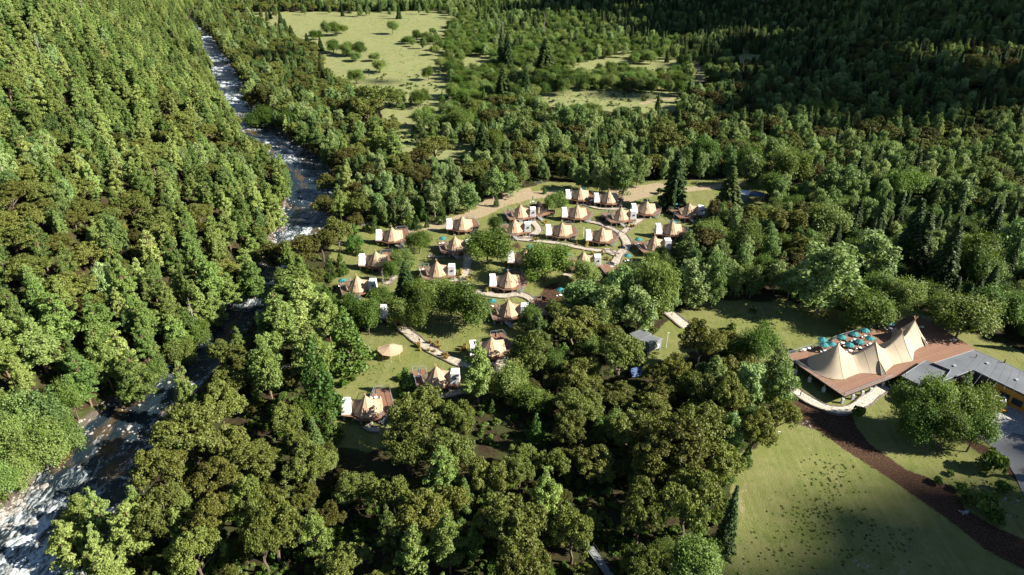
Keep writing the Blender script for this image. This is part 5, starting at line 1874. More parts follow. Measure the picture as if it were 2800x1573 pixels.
for i, (px, py, op, lab) in enumerate(PARASOLS):
    g = float(hit(px, py + 35)[2])
    p = W(px, py, g + DECK_H + 2.68)
    loc = (p[0], p[1], g + DECK_H)
    use('par%d' % op, (lambda q=op: make_parasol(bool(q))), loc, 0.2 * i, lab, 'parasol', 'parasols of the tent sites')
    spot = lab.split('parasol')[1].strip()
    spot = ' '.join(spot.split()[:11])
    use('table', make_table, (loc[0] + .15, loc[1] - 1.0, loc[2]), 0, f'white round table {spot}', 'table', 'tables on the tent decks')
    for k, (cx, cy, a) in enumerate(((-0.85, -1.0, 90), (1.1, -1.15, -90))):
        use('chair', make_chair, (loc[0] + cx, loc[1] + cy, loc[2]), R(a), f'{"left" if k == 0 else "right"} white chair at table {spot}'[:120], 'chair', 'chairs on the tent decks')

# ------------------------------------------------------------------ big terrace and its four peaked marquee
G0 = float(ground(*W(2320, 1000, 0)[:2]))
ZD = G0 + 2.8


def big_terrace():
    px = [(2146, 973), (2222, 950), (2300, 922), (2400, 893), (2500, 864), (2545, 880), (2672, 957), (2600, 1000), (2530, 1010), (2440, 1033), (2308, 1084)]
    poly = [tuple(W(a, b, ZD)[:2]) for a, b in px]
    c = np.mean(poly, 0)
    t = empty('terrace', (c[0], c[1], 0), 0, 'large red brown timber terrace on white piers under the marquee', 'deck')
    L = [(p[0] - c[0], p[1] - c[1]) for p in poly]
    MB().prism(L, ZD - 0.06, ZD).build('deck_boards', M['deck_big'], t)
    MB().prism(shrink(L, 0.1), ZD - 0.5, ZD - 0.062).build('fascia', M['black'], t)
    pm = MB().box(-.35, .35, -.35, .35, -3.2, -1.4, 0.85).mesh('pier', M['white_panel'])
    sm = MB().bar((0, 0, -1.4), (0, 0, -0.5), 0.09).mesh('column', M['steel'])
    for (a, b) in ((2306, 1082), (2335, 1071), (2362, 1061), (2386, 1052), (2252, 1050), (2212, 1022), (2172, 1000), (2300, 1030), (2350, 1010), (2420, 1035), (2250, 1000), (2400, 990), (2500, 950), (2560, 960)):
        q = W(a, b, ZD)
        q = q[:2] + (c - q[:2]) * 0.03
        link('pier', pm, t, (q[0] - c[0], q[1] - c[1], ZD))
        link('column', sm, t, (q[0] - c[0], q[1] - c[1], ZD))
    rb = MB()
    ed = [(2440, 1033), (2308, 1084), (2146, 973), (2222, 950), (2300, 922), (2400, 893), (2500, 864), (2545, 880)]
    line = [tuple(W(a, b, ZD)[:2] - c) for a, b in ed]
    railing(rb, line, ZD, 1.1, 1.9, 0.04, False)
    for dz in (.35, .58, .81):
        for a, b in zip(line[:-1], line[1:]):
            rb.bar((*a, ZD + dz), (*b, ZD + dz), 0.015, n=3)
    rb.build('railing', M['steel'], t)
    return t


M['deck_big'] = deck_mat('terrace_boards', (0.245, 0.14, 0.095), (0.19, 0.105, 0.07), 0.2, R(-25))
big_terrace()

AP = [(2293, 938), (2395, 931), (2468, 906), (2503, 872)]
APH = [7.0, 6.9, 6.6, 6.2]
APW = [W(a, b, ZD + h + .3) for (a, b), h in zip(AP, APH)]


def marquee():
    c = np.mean([p[:2] for p in APW], 0)
    t = empty('marquee', (c[0], c[1], ZD), 0, 'large pale canvas marquee with four pointed peaks on the terrace', 'tent')
    A = [np.array([p[0] - c[0], p[1] - c[1]]) for p in APW]
    H = 7.0
    dirs = [unit(A[1] - A[0]), unit(A[2] - A[0]), unit(A[3] - A[1]), unit(A[3] - A[2])]
    NRM = [np.array([d[1], -d[0]]) for d in dirs]             # towards the viewer's side
    WD = [5.8, 5.2, 4.8, 4.5]
    NSs = 12
    rows = []

    def row(cen, nrm, w, h, q):
        r = []
        for k in range(-NSs, NSs + 1):
            s = abs(k) / NSs
            zz = 0.08 + (h - 0.08) * (1 - s) ** q
            pos = cen + nrm * (w * k / NSs)
            r.append((pos[0], pos[1], zz))
        return r
    seams = []
    bays = []
    for b in range(3):
        st = []
        n = 12
        for i in range(n + 1):
            f = i / n
            e = abs(2 * f - 1)
            cen = A[b] * (1 - f) + A[b + 1] * f
            nr = unit(NRM[b] * (1 - f) + NRM[b + 1] * f)
            w = (WD[b] * (1 - f) + WD[b + 1] * f) * (0.72 + 0.28 * e ** 1.3)
            Hb = APH[b] if f < .5 else APH[b + 1]
            h = 3.0 + (Hb - 3.0) * e ** 1.35
            st.append(row(cen, nr, w, h, 1.0 + 0.28 * e ** 2))
        bays.append(st)
    # end caps: half cones
    for (idx, sgn) in ((0, -1), (3, 1)):
        st = []
        n = 14
        d = dirs[idx] * sgn
        for i in range(n + 1):
            an = math.pi * i / n
            v = NRM[idx] * math.cos(an) + d * math.sin(an)
            w = WD[idx] * (1.0 + 0.06 * math.sin(an))
            r = [(A[idx][0] + v[0] * w * k / NSs, A[idx][1] + v[1] * w * k / NSs, 0.08 + (APH[idx] - 0.08) * (1 - k / NSs) ** 1.25) for k in range(NSs + 1)]
            st.append(r)
        bays.append(st)
    for st in bays:
        mb = MB()
        m_ = len(st[0])
        for r in st: mb.v += r
        for i in range(len(st) - 1):
            for k in range(m_ - 1):
                a = i * m_ + k
                mb.f.append((a, a + 1, a + 1 + m_, a + m_))
        me = mb.mesh('canvas_bay', M['canvas_pale'], True)
        bm = bmesh.new(); bm.from_mesh(me)
        bmesh.ops.remove_doubles(bm, verts=bm.verts[:], dist=0.01)
        bmesh.ops.recalc_face_normals(bm, faces=bm.faces[:])
        bm.to_mesh(me); bm.free()
        link('canvas_bay', me, t)
        # dark skirt along the foot
    sk = MB()
    for st in bays:
        for side in (0, -1):
            if len(st[0]) == NSs + 1 and side == 0: continue
            L = [r[side] for r in st]
            for a, b in zip(L[:-1], L[1:]):
                sk.bar((a[0], a[1], 0.05), (b[0], b[1], 0.05), 0.09, n=4)
    sk.build('base_rail', M['skirt'], t)
    se = MB()
    for i, idx in enumerate((0, 1, 2, 3)):
        for sgn in (-1, 1):
            pr = None
            for k in range(NSs + 1):
                s = k / NSs
                p = A[idx] + NRM[idx] * sgn * WD[idx] * s
                q = Vector((p[0], p[1], 0.1 + (APH[idx] - 0.08) * (1 - s) ** 1.25))
                if pr is not None: se.bar(pr, q, 0.05, n=4)
                pr = q
    for k2 in (0.25, 0.5, 0.75):
        an = math.pi * k2
        v = NRM[0] * math.cos(an) - dirs[0] * math.sin(an)
        pr = None
        for k in range(NSs + 1):
            s = k / NSs
            p = A[0] + v * WD[0] * s
            q = Vector((p[0], p[1], 0.1 + (H - 0.08) * (1 - s) ** 1.25))
            if pr is not None: se.bar(pr, q, 0.04, n=4)
            pr = q
    for st in bays[:3]:
        for ii in (3, 6, 9):
            for a_, b_ in zip(st[ii][:-1], st[ii][1:]):
                se.bar((a_[0], a_[1], a_[2] + .015), (b_[0], b_[1], b_[2] + .015), 0.045 if ii == 6 else .028, n=4)
    se.build('seam', M['seam_pale'], t)
    gb = MB()
    for idx in range(4):                                   # guy ropes pegged to the boards
        for sg, l_ in ((1, 1.6), (-1, 1.6)):
            for off in (-2.2, 2.2):
                p = A[idx] + NRM[idx] * sg * (WD[idx] - .9) + dirs[idx] * off
                q_ = A[idx] + NRM[idx] * sg * (WD[idx] + 1.0) + dirs[idx] * off * 1.2
                gb.bar((p[0], p[1], .9), (q_[0], q_[1], 0.0), .02, n=3)
    gb.build('guy_rope', M['seam_pale'], t)
    pb = MB().bar((0, 0, 0), (0, 0, 1.5), 0.07, n=5, r_b=0.04).mesh('pole', M['pole_wood'])
    for a, H in zip(A, APH):
        for k in range(6):
            an = k * 1.047 + 0.3
            o = link('pole', pb, t, (a[0] - math.cos(an) * .1, a[1] - math.sin(an) * .1, H - 0.25))
            o.rotation_euler = Vector((math.cos(an) * 0.45, math.sin(an) * 0.45, 1)).to_track_quat('Z', 'Y').to_euler()
    # black triangles stand for the dark of open doorways at the foot of the second and last peaks, with the rolled flap on either side
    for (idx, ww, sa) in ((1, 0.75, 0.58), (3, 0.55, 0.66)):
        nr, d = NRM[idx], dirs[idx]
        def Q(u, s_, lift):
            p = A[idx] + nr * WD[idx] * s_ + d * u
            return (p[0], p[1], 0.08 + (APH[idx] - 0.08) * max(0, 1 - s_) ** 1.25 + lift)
        MB().add([Q(-ww, 1.03, 0.03), Q(ww, 1.03, 0.03), Q(0, sa, 0.16)], [(0, 1, 2)]).build('doorway_dark', M['black'], t)
        for sg in (-1, 1):
            MB().bar(Q(sg * ww, 1.04, 0.05), Q(0, sa - .03, 0.2), 0.13, n=6, r_b=0.07).build('rolled_flap', M['canvas_pale'], t)
    return t


M['seam_pale'] = simple('pale_seam', (0.40, 0.32, 0.22), (0.34, 0.27, 0.18), 1.0, 0.85)
marquee()
for i, (zx, zy) in enumerate(((545, 300), (560, 352), (637, 344), (735, 277), (812, 352), (860, 247), (912, 322), (966, 210), (1015, 288), (1213, 138))):
    px, py = 2100 + zx / 3.617, 840 + zy / 3.617
    p = W(px, py, ZD + 2.68)
    words_ = ['leftmost teal parasol on the terrace, back row', 'teal parasol nearest the marquee front peak', 'teal parasol third from the left on the terrace', 'teal parasol above the white chairs on the terrace',
              'teal parasol in the middle, touching the first canvas dip', 'teal parasol beside the terrace railing, second from back', 'teal parasol in the centre of the terrace cluster', 'teal parasol at the railing end of the cluster',
              'rightmost teal parasol of the terrace cluster', 'lone teal parasol far right at the terrace back railing'][i]
    use('par1', None, (p[0], p[1], ZD), .3 * i, words_, 'parasol', 'teal parasols on the large terrace')
    nb = words_.split(' parasol')[0] + ' parasol'
    spot = ['leftmost parasol', 'parasol at the front peak', 'third parasol from left', 'parasol by the white chairs', 'middle parasol at the canvas dip', 'railing parasol second from back', 'centre parasol', 'railing end parasol', 'rightmost clustered parasol', 'lone far right parasol'][i]
    use('table', None, (p[0] + .3, p[1] - .8, ZD), 0, f'white round table under the {spot} on the terrace', 'table', 'tables on the large terrace')
    for k, (cx, cy, a) in enumerate(((-0.8, -.9, 90), (1.4, -.8, -90), (.3, -1.9, 180))):
        use('chair', None, (p[0] + cx, p[1] + cy, ZD), R(a), f'{["left", "right", "front"][k]} white chair at the table of the {spot}', 'chair', 'chairs on the large terrace')
for k, (px, py) in enumerate(((2198, 962), (2212, 958), (2520, 900), (2608, 935))):
    p = W(px, py, ZD)
    use('table', None, p, 0, ['dark set table left of all terrace parasols', 'second table left of the terrace parasols', 'table in the shade behind the last peak', 'table on the right arm of the terrace'][k], 'table', 'tables on the large terrace')
    use('chair', None, (p[0] - .8, p[1], ZD), R(90), ['chair at the leftmost terrace table', 'chair at the second table from left', 'chair behind the last marquee peak', 'chair on the right arm of the terrace'][k], 'chair', 'chairs on the large terrace')


# ------------------------------------------------------------------ flat roofed building
def flat_roof_house():
    z1, z2 = G0 + 4.6, G0 + 4.0
    c = W(2660, 1030, z1)[:2]
    t = empty('flat_roofed_house', (c[0], c[1], 0), 0, 'low building with angular grey flat roofs and yellow wall beside the terrace', 'building')
    r1 = [(2553, 993), (2664, 957), (2730, 985), (2810, 1021), (2900, 1062), (2900, 1130), (2800, 1078), (2661, 1011), (2578, 1042), (2600, 1012)]
    r2 = [(2466, 1028), (2531, 986), (2556, 996), (2602, 1014), (2580, 1044), (2600, 1062), (2556, 1074)]
    L1 = [tuple(W(a, b, z1)[:2] - c) for a, b in r1]
    L2 = [tuple(W(a, b, z2)[:2] - c) for a, b in r2]
    o = MB().prism(L1, z1 - .35, z1).build('roof', M['roof_grey'], t)
    o['label'] = 'long bent grey roof with a dark flue'
    o2 = MB().prism(L2, z2 - .35, z2).build('roof', M['roof_grey'], t)
    o2['label'] = 'lower front roof'
    # walls a little inside the eaves
    w1 = shrink(L1, 0.8)
    wb = MB()
    for seg in ((5, 6), (6, 7), (7, 8), (0, 1), (1, 2), (2, 3)):
        a, b = np.array(w1[seg[0]]), np.array(w1[seg[1]])
        n = unit(np.array([-(b - a)[1], (b - a)[0]])) * 0.12
        wb.prism([tuple(a - n), tuple(b - n), tuple(b + n), tuple(a + n)], G0 - 1, z1 - .353)
    wb.build('wall', M['dark_wall'], t)
    wb = MB()
    w2 = shrink(L2, 0.7)
    for i in range(len(w2)):
        a, b = np.array(w2[i]), np.array(w2[(i + 1) % len(w2)])
        n = unit(np.array([-(b - a)[1], (b - a)[0]])) * 0.12
        wb.prism([tuple(a - n), tuple(b - n), tuple(b + n), tuple(a + n)], G0 - 1, z2 - .353)
    wb.build('wall', M['dark_wall'], t)
    # yellow front under the right wing
    ya, yb = W(2727, 1046, z1)[:2] - c, W(2900, 1132, z1)[:2] - c
    d = unit(yb - ya)
    n = np.array([d[1], -d[0]])
    zt = z1 - .36
    a, b = ya + n * -0.2, yb + n * -0.2
    Lw = np.linalg.norm(b - a)
    P = lambda u, v, z: (a[0] + d[0] * u + n[0] * v, a[1] + d[1] * u + n[1] * v, z)

    def slab(u0, u1, v0, v1, za, zb, nm, mt, par=t):
        mb = MB().add([P(u0, v0, za), P(u1, v0, za), P(u1, v1, za), P(u0, v1, za), P(u0, v0, zb), P(u1, v0, zb), P(u1, v1, zb), P(u0, v1, zb)],
                      [(3, 2, 1, 0), (4, 5, 6, 7), (0, 1, 5, 4), (1, 2, 6, 5), (2, 3, 7, 6), (3, 0, 4, 7)])
        return mb.build(nm, mt, par)
    w = slab(0, Lw, -0.3, 0.1, G0 - 1, zt, 'yellow_wall', M['yellow_wall'])
    for k in range(5):
        u = 1.2 + k * 3.0
        f = slab(u, u + 2.4, 0.10, 0.16, G0 + 1.1, G0 + 2.9, 'window', M['dark_wall'], w)
    for k in range(5):
        u = 1.2 + k * 3.0
        slab(u + .12, u + 2.28, 0.162, 0.18, G0 + 1.2, G0 + 2.8, 'window_pane', M['glass'], w)
    # flue and small roof fittings
    q = W(2668, 978, z1)[:2] - c
    MB().bar((*q, z1), (q[0], q[1], z1 + 1.0), 0.1).build('flue', M['dark_steel'], t)
    q = W(2746, 992, z1)[:2] - c
    MB().bar((*q, z1), (q[0], q[1], z1 + 1.0), 0.16).build('flue', M['dark_steel'], t)
    # welded seams and small outlets on the long roof
    d1 = unit(np.array(L1[1]) - np.array(L1[0]))
    sm_ = MB()
    for k in range(9):
        a_, b_ = np.array(W(2570 + k * 24, 990 - k * 3 + max(0, k - 4) * 14, z1)[:2] - c), None
    for k in range(1, 8):
        f = k / 8
        a_ = np.array(L1[1]) * (1 - f) + np.array(L1[3]) * f
        b_ = np.array(L1[8]) * (1 - f) + np.array(L1[6]) * f
        a2, b2 = a_ * .94 + b_ * .06, a_ * .06 + b_ * .94
        sm_.bar((a2[0], a2[1], z1 + .01), (b2[0], b2[1], z1 + .01), .035, n=4)
    sm_.build('roof_seam', M['roof_grey'], o)
    for (px_, py_) in ((2610, 1002), (2700, 995), (2780, 1040)):
        q = W(px_, py_, z1)[:2] - c
        MB().box(q[0] - .35, q[0] + .35, q[1] - .35, q[1] + .35, z1 + .003, z1 + .3).build('roof_outlet', M['steel'], t)
    # raised edge strips
    eb = MB()
    for L, z in ((L1, z1), (L2, z2)):
        for i in range(len(L)):
            a_, b_ = L[i], L[(i + 1) % len(L)]
            eb.bar((a_[0], a_[1], z + .03), (b_[0], b_[1], z + .03), 0.07, n=4)
    eb.build('roof_edge', M['steel'], t)
    return t


M['dark_wall'] = simple('dark_timber', (0.07, 0.055, 0.045), (0.045, 0.036, 0.03), 1.0, 0.8)
flat_roof_house()


# ------------------------------------------------------------------ small buildings
def shed():
    z = float(hit(1776, 985)[2])
    zt = z + 3.9
    roofs = [[(1748, 929), (1780, 914), (1812, 925), (1777, 940)], [(1722, 912), (1758, 898), (1782, 912), (1742, 932)]]
    c = W(1770, 925, zt)[:2]
    t = empty('service_shed', (c[0], c[1], 0), 0, 'grey service shed with two slatted roofs beside the green lawn', 'shed')
    for i, rf in enumerate(roofs):
        L = [tuple(W(a, b, zt)[:2] - c) for a, b in rf]
        MB().prism(shrink(L, .15), z + (0.9), zt - 0.45).build('wall', M['shed_grey'], t)
        MB().prism(shrink(L, .2), zt - 0.447, zt - .40).build('roof_sheet', M['dark_steel'], t)
        s = MB()
        A_, B_, C_, D_ = map(np.array, L)
        n = 11
        for k in range(n):
            f0, f1 = (k + .12) / n, (k + .58) / n
            p = [A_ + (B_ - A_) * f0, A_ + (B_ - A_) * f1, D_ + (C_ - D_) * f1, D_ + (C_ - D_) * f0]
            s.prism([tuple(q) for q in p], zt - .08, zt)
        for a_, b_ in ((A_, B_), (D_, C_)):
            s.bar((*a_, zt - .16), (*b_, zt - .16), .08, n=4)
        s.build('roof_slats', M['steel'], t)['kind'] = 'stuff'
        for q in shrink(L, .5):
            MB().box(q[0] - .2, q[0] + .2, q[1] - .2, q[1] + .2, z - .8, z + .897).build('pier', M['concrete'], t)
        if i == 0:
            a_, b_ = np.array(shrink(L, .15)[3]), np.array(shrink(L, .15)[2])
            d = unit(b_ - a_); nn = np.array([d[1], -d[0]])
            u = a_ + d * (np.linalg.norm(b_ - a_) * .62)
            v = u + d * 0.9
            MB().prism([tuple(u + nn * .01), tuple(v + nn * .01), tuple(v + nn * .05), tuple(u + nn * .05)], z + 1.1, z + 2.5).build('notice_panel', M['white_panel'], t)


def solar_shed():
    z = float(hit(2030, 548)[2])
    zt = z + 3.2
    c = W(2050, 525, zt)[:2]
    t = empty('utility_container', (c[0], c[1], 0), 0, 'dark container with a white roof beside the solar panels', 'shed')
    L = [tuple(W(a, b, zt)[:2] - c) for a, b in [(2017, 529), (2026, 519), (2052, 523), (2046, 534)]]
    MB().prism(L, z - .5, zt - .15).build('wall', M['shed_grey'], t)
    MB().prism(shrink(L, -.2), zt - .148, zt).build('roof', M['white_panel'], t)
    c2 = W(2070, 530, zt)[:2]
    t2 = empty('solar_array', (c2[0], c2[1], 0), 0, 'row of blue solar panels on a frame right of the container', 'solar panels')
    q = [W(2046, 533, z + 2.0), W(2060, 523, z + 3.2), W(2092, 527, z + 3.2), W(2082, 539, z + 2.0)]
    A_, B_, C_, D_ = [np.array([p[0] - c2[0], p[1] - c2[1], p[2]]) for p in q]
    for k in range(5):
        for r in range(2):
            f0, f1, g0_, g1_ = (k + .05) / 5, (k + .95) / 5, (r + .05) / 2, (r + .95) / 2
            e = lambda f, g_: (A_ * (1 - g_) + B_ * g_) * (1 - f) + (D_ * (1 - g_) + C_ * g_) * f
            p = [e(f0, g0_), e(f1, g0_), e(f1, g1_), e(f0, g1_)]
            lo = [x - np.array([0, 0, .06]) for x in p]
            MB().add(lo + p, [(3, 2, 1, 0), (4, 5, 6, 7), (0, 1, 5, 4), (1, 2, 6, 5), (2, 3, 7, 6), (3, 0, 4, 7)]).build('panel', M['solar'], t2)
    fb = MB()
    for p in (A_, B_, C_, D_, (A_ + D_) / 2, (B_ + C_) / 2):
        fb.bar((p[0], p[1], z - .5), (p[0], p[1], p[2] - .1), .06, n=4)
    fb.build('frame', M['steel'], t2)


def open_canopy():
    z = float(hit(1066, 975)[2])
    px = [(1032, 958, 2.3), (1034, 947, 2.5), (1053, 941, 2.7), (1075, 938, 2.7), (1099, 943, 2.6), (1102, 957, 2.5), (1092, 968, 2.3), (1068, 974, 2.2), (1046, 970, 2.2)]
    c = W(1066, 956, z + 2.4)[:2]
    t = empty('open_canopy', (c[0], c[1], z), 0, 'low open sided tan canopy on poles standing alone on the lawn', 'canopy')
    P = []
    for a, b, h in px:
        q = W(a, b, z + h)
        P.append(np.array([q[0] - c[0], q[1] - c[1], h]))
    pk = W(1066, 943, z + 3.4)
    pk = np.array([pk[0] - c[0], pk[1] - c[1], 3.4])
    mb = MB()
    n = len(P)
    K = 5
    for i in range(n):
        V, F = patch((pk, P[i], P[(i + 1) % n]), 0.0, 6)
        V = [(v[0], v[1], v[2] - 0.35 * math.sin(math.pi * min(1, np.linalg.norm(np.array(v) - pk) / 5)) * .6) for v in V]
        mb.add(V, F)
    me = mb.mesh('canvas_top', M['canvas'])
    link('canvas_top', me, t)
    pm = None
    for i in (0, 2, 4, 6, 7, 8):
        MB().bar((P[i][0], P[i][1], -.3), tuple(P[i]), .05).build('pole', M['pole_wood'], t)
    MB().bar((pk[0], pk[1], -.3), tuple(pk + np.array([0, 0, .25])), .07).build('centre_pole', M['pole_wood'], t)
    for (a, b, s, l) in ((1050, 973, .45, 'dark red seat under the left of the open canopy'), (1072, 972, .35, 'small box under the right of the open canopy')):
        q = hit(a, b)
        e = empty('stool', q, .4, l, 'stool')
        MB().box(-s, s, -s, s, .3, .42).build('seat', M['cloth_red'], e)
        for sx in (-1, 1):
            for sy in (-1, 1):
                MB().box(sx * s * .8 - .04, sx * s * .8 + .04, sy * s * .8 - .04, sy * s * .8 + .04, -.1, .297).build('leg', M['pole_wood'], e)


def boardwalk():
    a, b = hit(1612, 1506), hit(1672, 1590)
    d = unit((b - a)[:2]); n = np.array([-d[1], d[0]])
    L = np.linalg.norm((b - a)[:2])
    t = empty('boardwalk', a, math.atan2(d[1], d[0]), 'narrow grey boardwalk in the dark gap at the bottom edge', 'walkway')
    MB().box(0, L, -.75, .75, .75, .9).build('boards', M['shed_grey'], t)
    rb = MB()
    railing(rb, [(0, .72), (L, .72)], .9, 1.0, 1.6, .035, False)
    rb.build('railing', M['dark_steel'], t)
    for k in range(5):
        MB().box(L * k / 4 - .1, L * k / 4 + .1, -.6, .6, -.8, .748).build('trestle', M['dark_wall'], t)


def blue_tarp():
    q = hit(1745, 1022)
    t = empty('ridge_shelter', q, .3, 'blue sheet shelter half hidden behind an oak', 'shelter')
    mb = MB().add([(-2.5, -1.6, .5), (2.5, -1.6, .5), (2.5, 0, 2.2), (-2.5, 0, 2.2), (-2.5, 1.6, .5), (2.5, 1.6, .5)], [(0, 1, 2, 3), (3, 2, 5, 4), (0, 3, 4), (1, 5, 2)])
    mb.build('sheet', M['blue_sheet'], t)
    for x in (-2.4, 2.4):
        MB().bar((x, 0, -.2), (x, 0, 2.15), .05).build('post', M['pole_wood'], t)


M['blue_sheet'] = simple('blue_sheet', (0.03, 0.07, 0.18), (0.02, 0.05, 0.14), 1.0, 0.6)
shed(); solar_shed(); open_canopy(); boardwalk(); blue_tarp()

# low rails by the river path and in the north wood
for (a, b, lab) in (((990, 622), (1022, 612), 'short white railing between young conifers above the riverside tents'), ((1098, 597), (1112, 590), 'short white railing in the shade of the spruces'),
                    ((1462, 503), (1488, 504), 'white rail frame at the north forest edge'), ((770, 1012), (792, 1004), 'white fence piece on the path through the pines')):
    A_, B_ = hit(*a), hit(*b)
    e = empty('rail_fence', A_, math.atan2(*(B_ - A_)[:2][::-1]), lab, 'fence')
    L = float(np.linalg.norm((B_ - A_)[:2]))
    n = 4
    for k in range(n + 1):
        MB().box(L * k / n - .05, L * k / n + .05, -.05, .05, -.3, 1.1).build('post', M['steel'], e)
    for z in (1.05, .6, .2):
        MB().box(-.05, L + .05, -.03, .03, z, z + .07).build('rail', M['steel'], e)

for (px, py, h, lab) in ((1595, 648, 22, 'white lamp post right of the central tent'), (1782, 643, 22, 'white lamp post on the eastern lawn'), (1133, 654, 14, 'short white lamp post near the top riverside tents'),
                         (1821, 952, 40, 'tall white lamp post right of the grey shed'), (2121, 1213, 34, 'white lamp post at the corner of the lower right lawn'), (1208, 868, 22, 'lamp post in the shade of the willows'),
                         (1464, 570, 12, 'small lamp post under the dark tent')):
    p = hit(px, py)
    H = h / (FPX / proj(*p)[2]) / .82
    e = empty('lamp_post', p, 0, lab, 'lamp post', 'lamp posts of the camp')
    MB().bar((0, 0, -.3), (0, 0, H), .09, n=8, r_b=.06).build('pole', M['white_paint'], e)
    MB().box(-.13, .45, -.09, .09, H, H + .12).build('lamp_head', M['white_paint'], e)


def golf_cart():
    q = hit(2645, 1186)
    t = empty('golf_cart', q + np.array([0, 0, .12]), R(200), 'small dark cart with a white roof parked at the road under the twin willow', 'cart')
    b = MB().box(-1.15, 1.15, -.58, .58, .28, .62, .94)
    b.box(.55, 1.1, -.52, .52, .625, .85, .8)
    b.build('body', M['dark_steel'], t)
    MB().box(-.55, .0, -.5, .5, .63, .80).box(-.68, -.55, -.5, .5, .63, 1.15).build('seat', M['shed_grey'], t)
    MB().box(-1.05, .75, -.62, .62, 1.80, 1.87, .95).build('roof', M['white_panel'], t)
    pm = MB().bar((0, 0, .62), (0, 0, 1.80), .025, n=5).mesh('post', M['steel'])
    wm = MB().bar((0, -.09, .22), (0, .09, .22), .22, n=12).mesh('wheel', M['black'])
    for x, xx in ((-.95, -.75), (.62, .75)):
        for y in (-.54, .54):
            link('post', pm, t, (x, y, 0))
            link('wheel', wm, t, (xx, y * 1.05, 0))


def yard_things():
    q = hit(2726, 1112)
    t = empty('entrance_frame', q + np.array([0, 0, .1]), R(-30), 'white square frame canopy at the yard side of the house', 'frame')
    for x in (-1.1, 1.1):
        for y in (-.9, .9):
            MB().box(x - .06, x + .06, y - .06, y + .06, -.3, 2.3).build('post', M['white_paint'], t)
    for (a, b, c, d) in ((-1.2, 1.2, -1.0, -.8), (-1.2, 1.2, .8, 1.0)):
        MB().box(a, b, c, d, 2.303, 2.45).build('beam', M['white_paint'], t)
    for (a, b, c, d) in ((-1.2, -1.0, -.79, .79), (1.0, 1.2, -.79, .79)):
        MB().box(a, b, c, d, 2.303, 2.45).build('beam', M['white_paint'], t)
    q = hit(2742, 1126)
    t = empty('round_bin', q + np.array([0, 0, .1]), 0, 'low round orange drum beside the white frame', 'drum')
    MB().bar((0, 0, 0), (0, 0, .7), .75, n=16).build('drum', M['yellow_wall'], t)
    MB().bar((0, 0, .703), (0, 0, .76), .80, n=16).build('lid', M['yellow_wall'], t)


golf_cart(); yard_things()

# ------------------------------------------------------------------ people and yaks
def make_person(name, loc, rz, label, stride, top, legs):
    e = empty(name, loc, rz, label, 'person')
    s = stride
    J = {'pel': (0, 0, .95), 'waist': (0, 0, 1.12), 'chest': (0, 0, 1.36), 'neck': (0, 0, 1.50), 'head': (0, .02, 1.60), 'crown': (0, .01, 1.71),
         'hl': (-.10, 0, .90), 'kl': (-.11, s * .22, .50), 'al': (-.11, s * .12 - .03, .08), 'tl': (-.11, s * .12 + .14, .04),
         'hr': (.10, 0, .90), 'kr': (.11, -s * .05, .50), 'ar': (.11, -s * .38, .10), 'tr': (.11, -s * .30 + .08, .04),
         'sl': (-.19, 0, 1.42), 'el': (-.26, -s * .12, 1.14), 'wl': (-.27, -s * .02 + .05, .90), 'fl': (-.27, .04, .80),
         'sr': (.19, 0, 1.42), 'er': (.26, s * .12, 1.14), 'wr': (.27, s * .30 + .05, .92), 'fr': (.27, s * .34 + .06, .83)}
    rad = {'pel': .15, 'waist': .125, 'chest': .155, 'neck': .06, 'head': .10, 'crown': .085, 'hl': .10, 'kl': .065, 'al': .045, 'tl': .04, 'hr': .10, 'kr': .065, 'ar': .045, 'tr': .04,
           'sl': .07, 'el': .045, 'wl': .032, 'fl': .03, 'sr': .07, 'er': .045, 'wr': .032, 'fr': .03}
    E = [('pel', 'waist'), ('waist', 'chest'), ('chest', 'neck'), ('neck', 'head'), ('head', 'crown'), ('pel', 'hl'), ('hl', 'kl'), ('kl', 'al'), ('al', 'tl'), ('pel', 'hr'), ('hr', 'kr'), ('kr', 'ar'), ('ar', 'tr'),
         ('chest', 'sl'), ('sl', 'el'), ('el', 'wl'), ('wl', 'fl'), ('chest', 'sr'), ('sr', 'er'), ('er', 'wr'), ('wr', 'fr')]
    keys = list(J)
    m = bpy.data.meshes.new('body')
    m.from_pydata([J[k] for k in keys], [(keys.index(a), keys.index(b)) for a, b in E], [])
    o = link('body', m, e)
    o.modifiers.new('skin', 'SKIN')
    for i, k in enumerate(keys):
        v = m.skin_vertices[0].data[i]
        v.radius = (rad[k], rad[k] * (.75 if k in ('chest', 'waist', 'pel') else 1))
        v.use_root = (k == 'pel')
    sb = o.modifiers.new('sub', 'SUBSURF'); sb.levels = 1; sb.render_levels = 2
    n = NT('person_surface')
    sx = n.node('ShaderNodeSeparateXYZ')
    n.link(n.coord(), sx.inputs[0])
    z = sx.outputs['Z']
    ax = n.math('ABSOLUTE', sx.outputs['X'])
    c = n.mix(n.math('GREATER_THAN', z, .98), legs, top)
    hand = n.math('MULTIPLY', n.math('LESS_THAN', z, .93), n.math('GREATER_THAN', ax, .215))
    c = n.mix(hand, c, (.45, .29, .21))
    c = n.mix(n.math('GREATER_THAN', z, 1.49), c, (.45, .29, .21))
    c = n.mix(n.math('LESS_THAN', z, .09), c, (.03, .03, .03))
    n.link(c, n.b.inputs['Base Color'])
    n.b.inputs['Roughness'].default_value = .85
    m.materials.append(n.m)
    hb = bmesh.new()
    bmesh.ops.create_icosphere(hb, subdivisions=2, radius=.118)
    bmesh.ops.delete(hb, geom=[v for v in hb.verts if v.co.z < -.02 and v.co.y > -.03], context='VERTS')
    hm = bpy.data.meshes.new('hair'); hb.to_mesh(hm); hb.free()
    link('hair', hm, e, (0, 0, 1.66), M['black'])


